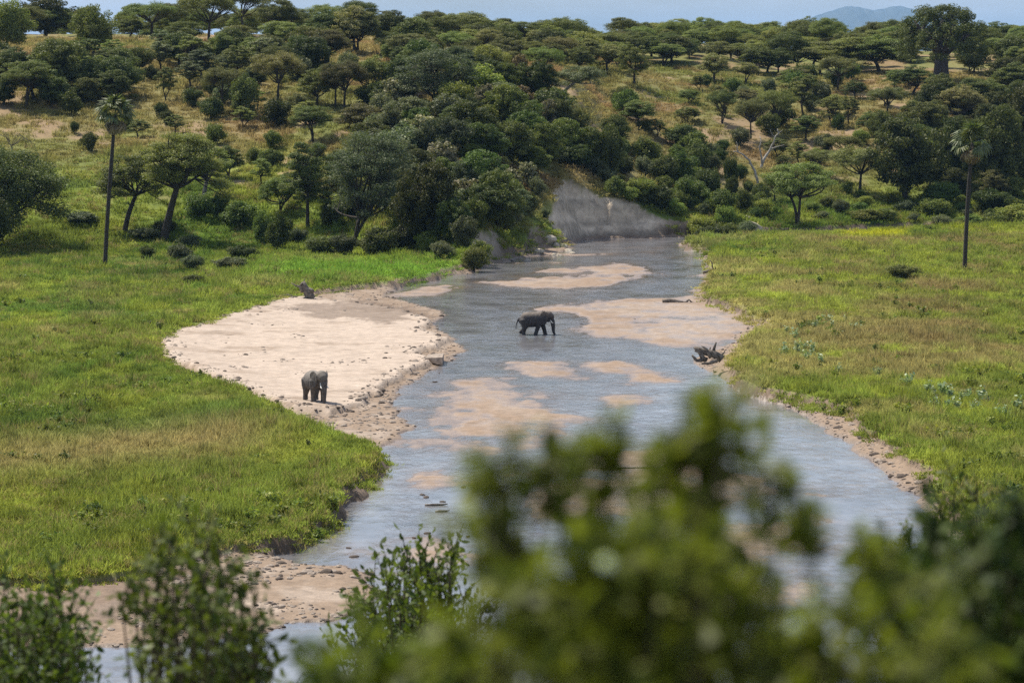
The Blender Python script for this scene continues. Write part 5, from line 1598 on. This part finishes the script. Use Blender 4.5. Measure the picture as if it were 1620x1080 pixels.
near_shrub('slope_shrub', 'leafy shrub in the bottom left corner', 40, 21, (19, 23), [(85, 915, 21), (70, 945, 21), (95, 970, 21), (130, 1010, 21), (95, 995, 21), (30, 945, 21), (5, 955, 21), (60, 925, 21)], [(-80, 970), (0, 960), (50, 985), (95, 1010), (130, 1050), (150, 1200), (-80, 1200)], 170, 0.070, 8, 'mid', 404, 0.42)
near_shrub('slope_shrub', 'open branching shrub in front of the mud flat at lower left', 330, 15, (13.8, 16.2), [(250, 860, 15), (285, 850, 15), (300, 880, 15), (330, 850, 15), (345, 900, 15), (215, 920, 15), (235, 945, 15), (400, 960, 15), (430, 985, 15), (370, 930, 15), (260, 915, 15), (310, 930, 15)],
           [(250, 950), (320, 890), (370, 960), (410, 1010), (420, 1060), (430, 1200), (290, 1200), (280, 1040)], 80, 0.062, 7, 'mid', 405, 0.30)
near_shrub('slope_shrub', 'sharp upright leafy bush against the water at bottom centre', 650, 34, (32, 36), [(630, 885, 34), (645, 895, 34), (665, 885, 34), (690, 885, 34), (700, 905, 34), (610, 925, 34), (590, 950, 34), (712, 930, 34), (760, 965, 34), (745, 980, 34), (575, 975, 34)],
           [(545, 1060), (565, 970), (605, 930), (640, 895), (692, 895), (715, 960), (765, 970), (755, 1020), (720, 1060), (760, 1200), (540, 1200)], 190, 0.10, 8, 'mid', 406, 0.55)
near_shrub('slope_shrub', 'dark leafy bush beside the right water edge above the blurred shrub', 1530, 22, (20.5, 23.5), [(1505, 775, 22), (1540, 765, 22), (1480, 815, 22), (1485, 845, 22), (1410, 905, 22), (1415, 935, 22), (1400, 960, 22)], [(1480, 810), (1510, 780), (1560, 770), (1600, 800), (1620, 1200), (1420, 1200), (1480, 900)], 110, 0.065, 8, 'mid', 407, 0.4)

# ------------------------------------------------------------------ the air
bm = bmesh.new(); bmesh.ops.create_cube(bm, size=1.0)
me = bpy.data.meshes.new('haze'); bm.to_mesh(me); bm.free()
hz = obj('haze', me, None)
hz.scale = (34000, 38000, 660); hz.location = (2500, 18500, 330 - 6)
m_, n_, l_ = new_mat('haze')
pv = n_.new('ShaderNodeVolumePrincipled'); pv.inputs['Color'].default_value = (0.34, 0.62, 1.0, 1); pv.inputs['Density'].default_value = 0.000030; pv.inputs['Anisotropy'].default_value = 0.0
om = n_.new('ShaderNodeOutputMaterial'); l_.new(pv.outputs[0], om.inputs['Volume'])
me.materials.append(m_)
try:
    m_.cycles.volume_sampling = 'MULTIPLE_IMPORTANCE'
    m_.cycles.homogeneous_volume = True
except Exception:
    pass
tag(hz, 'thin blue haze in the warm air', kind='stuff')
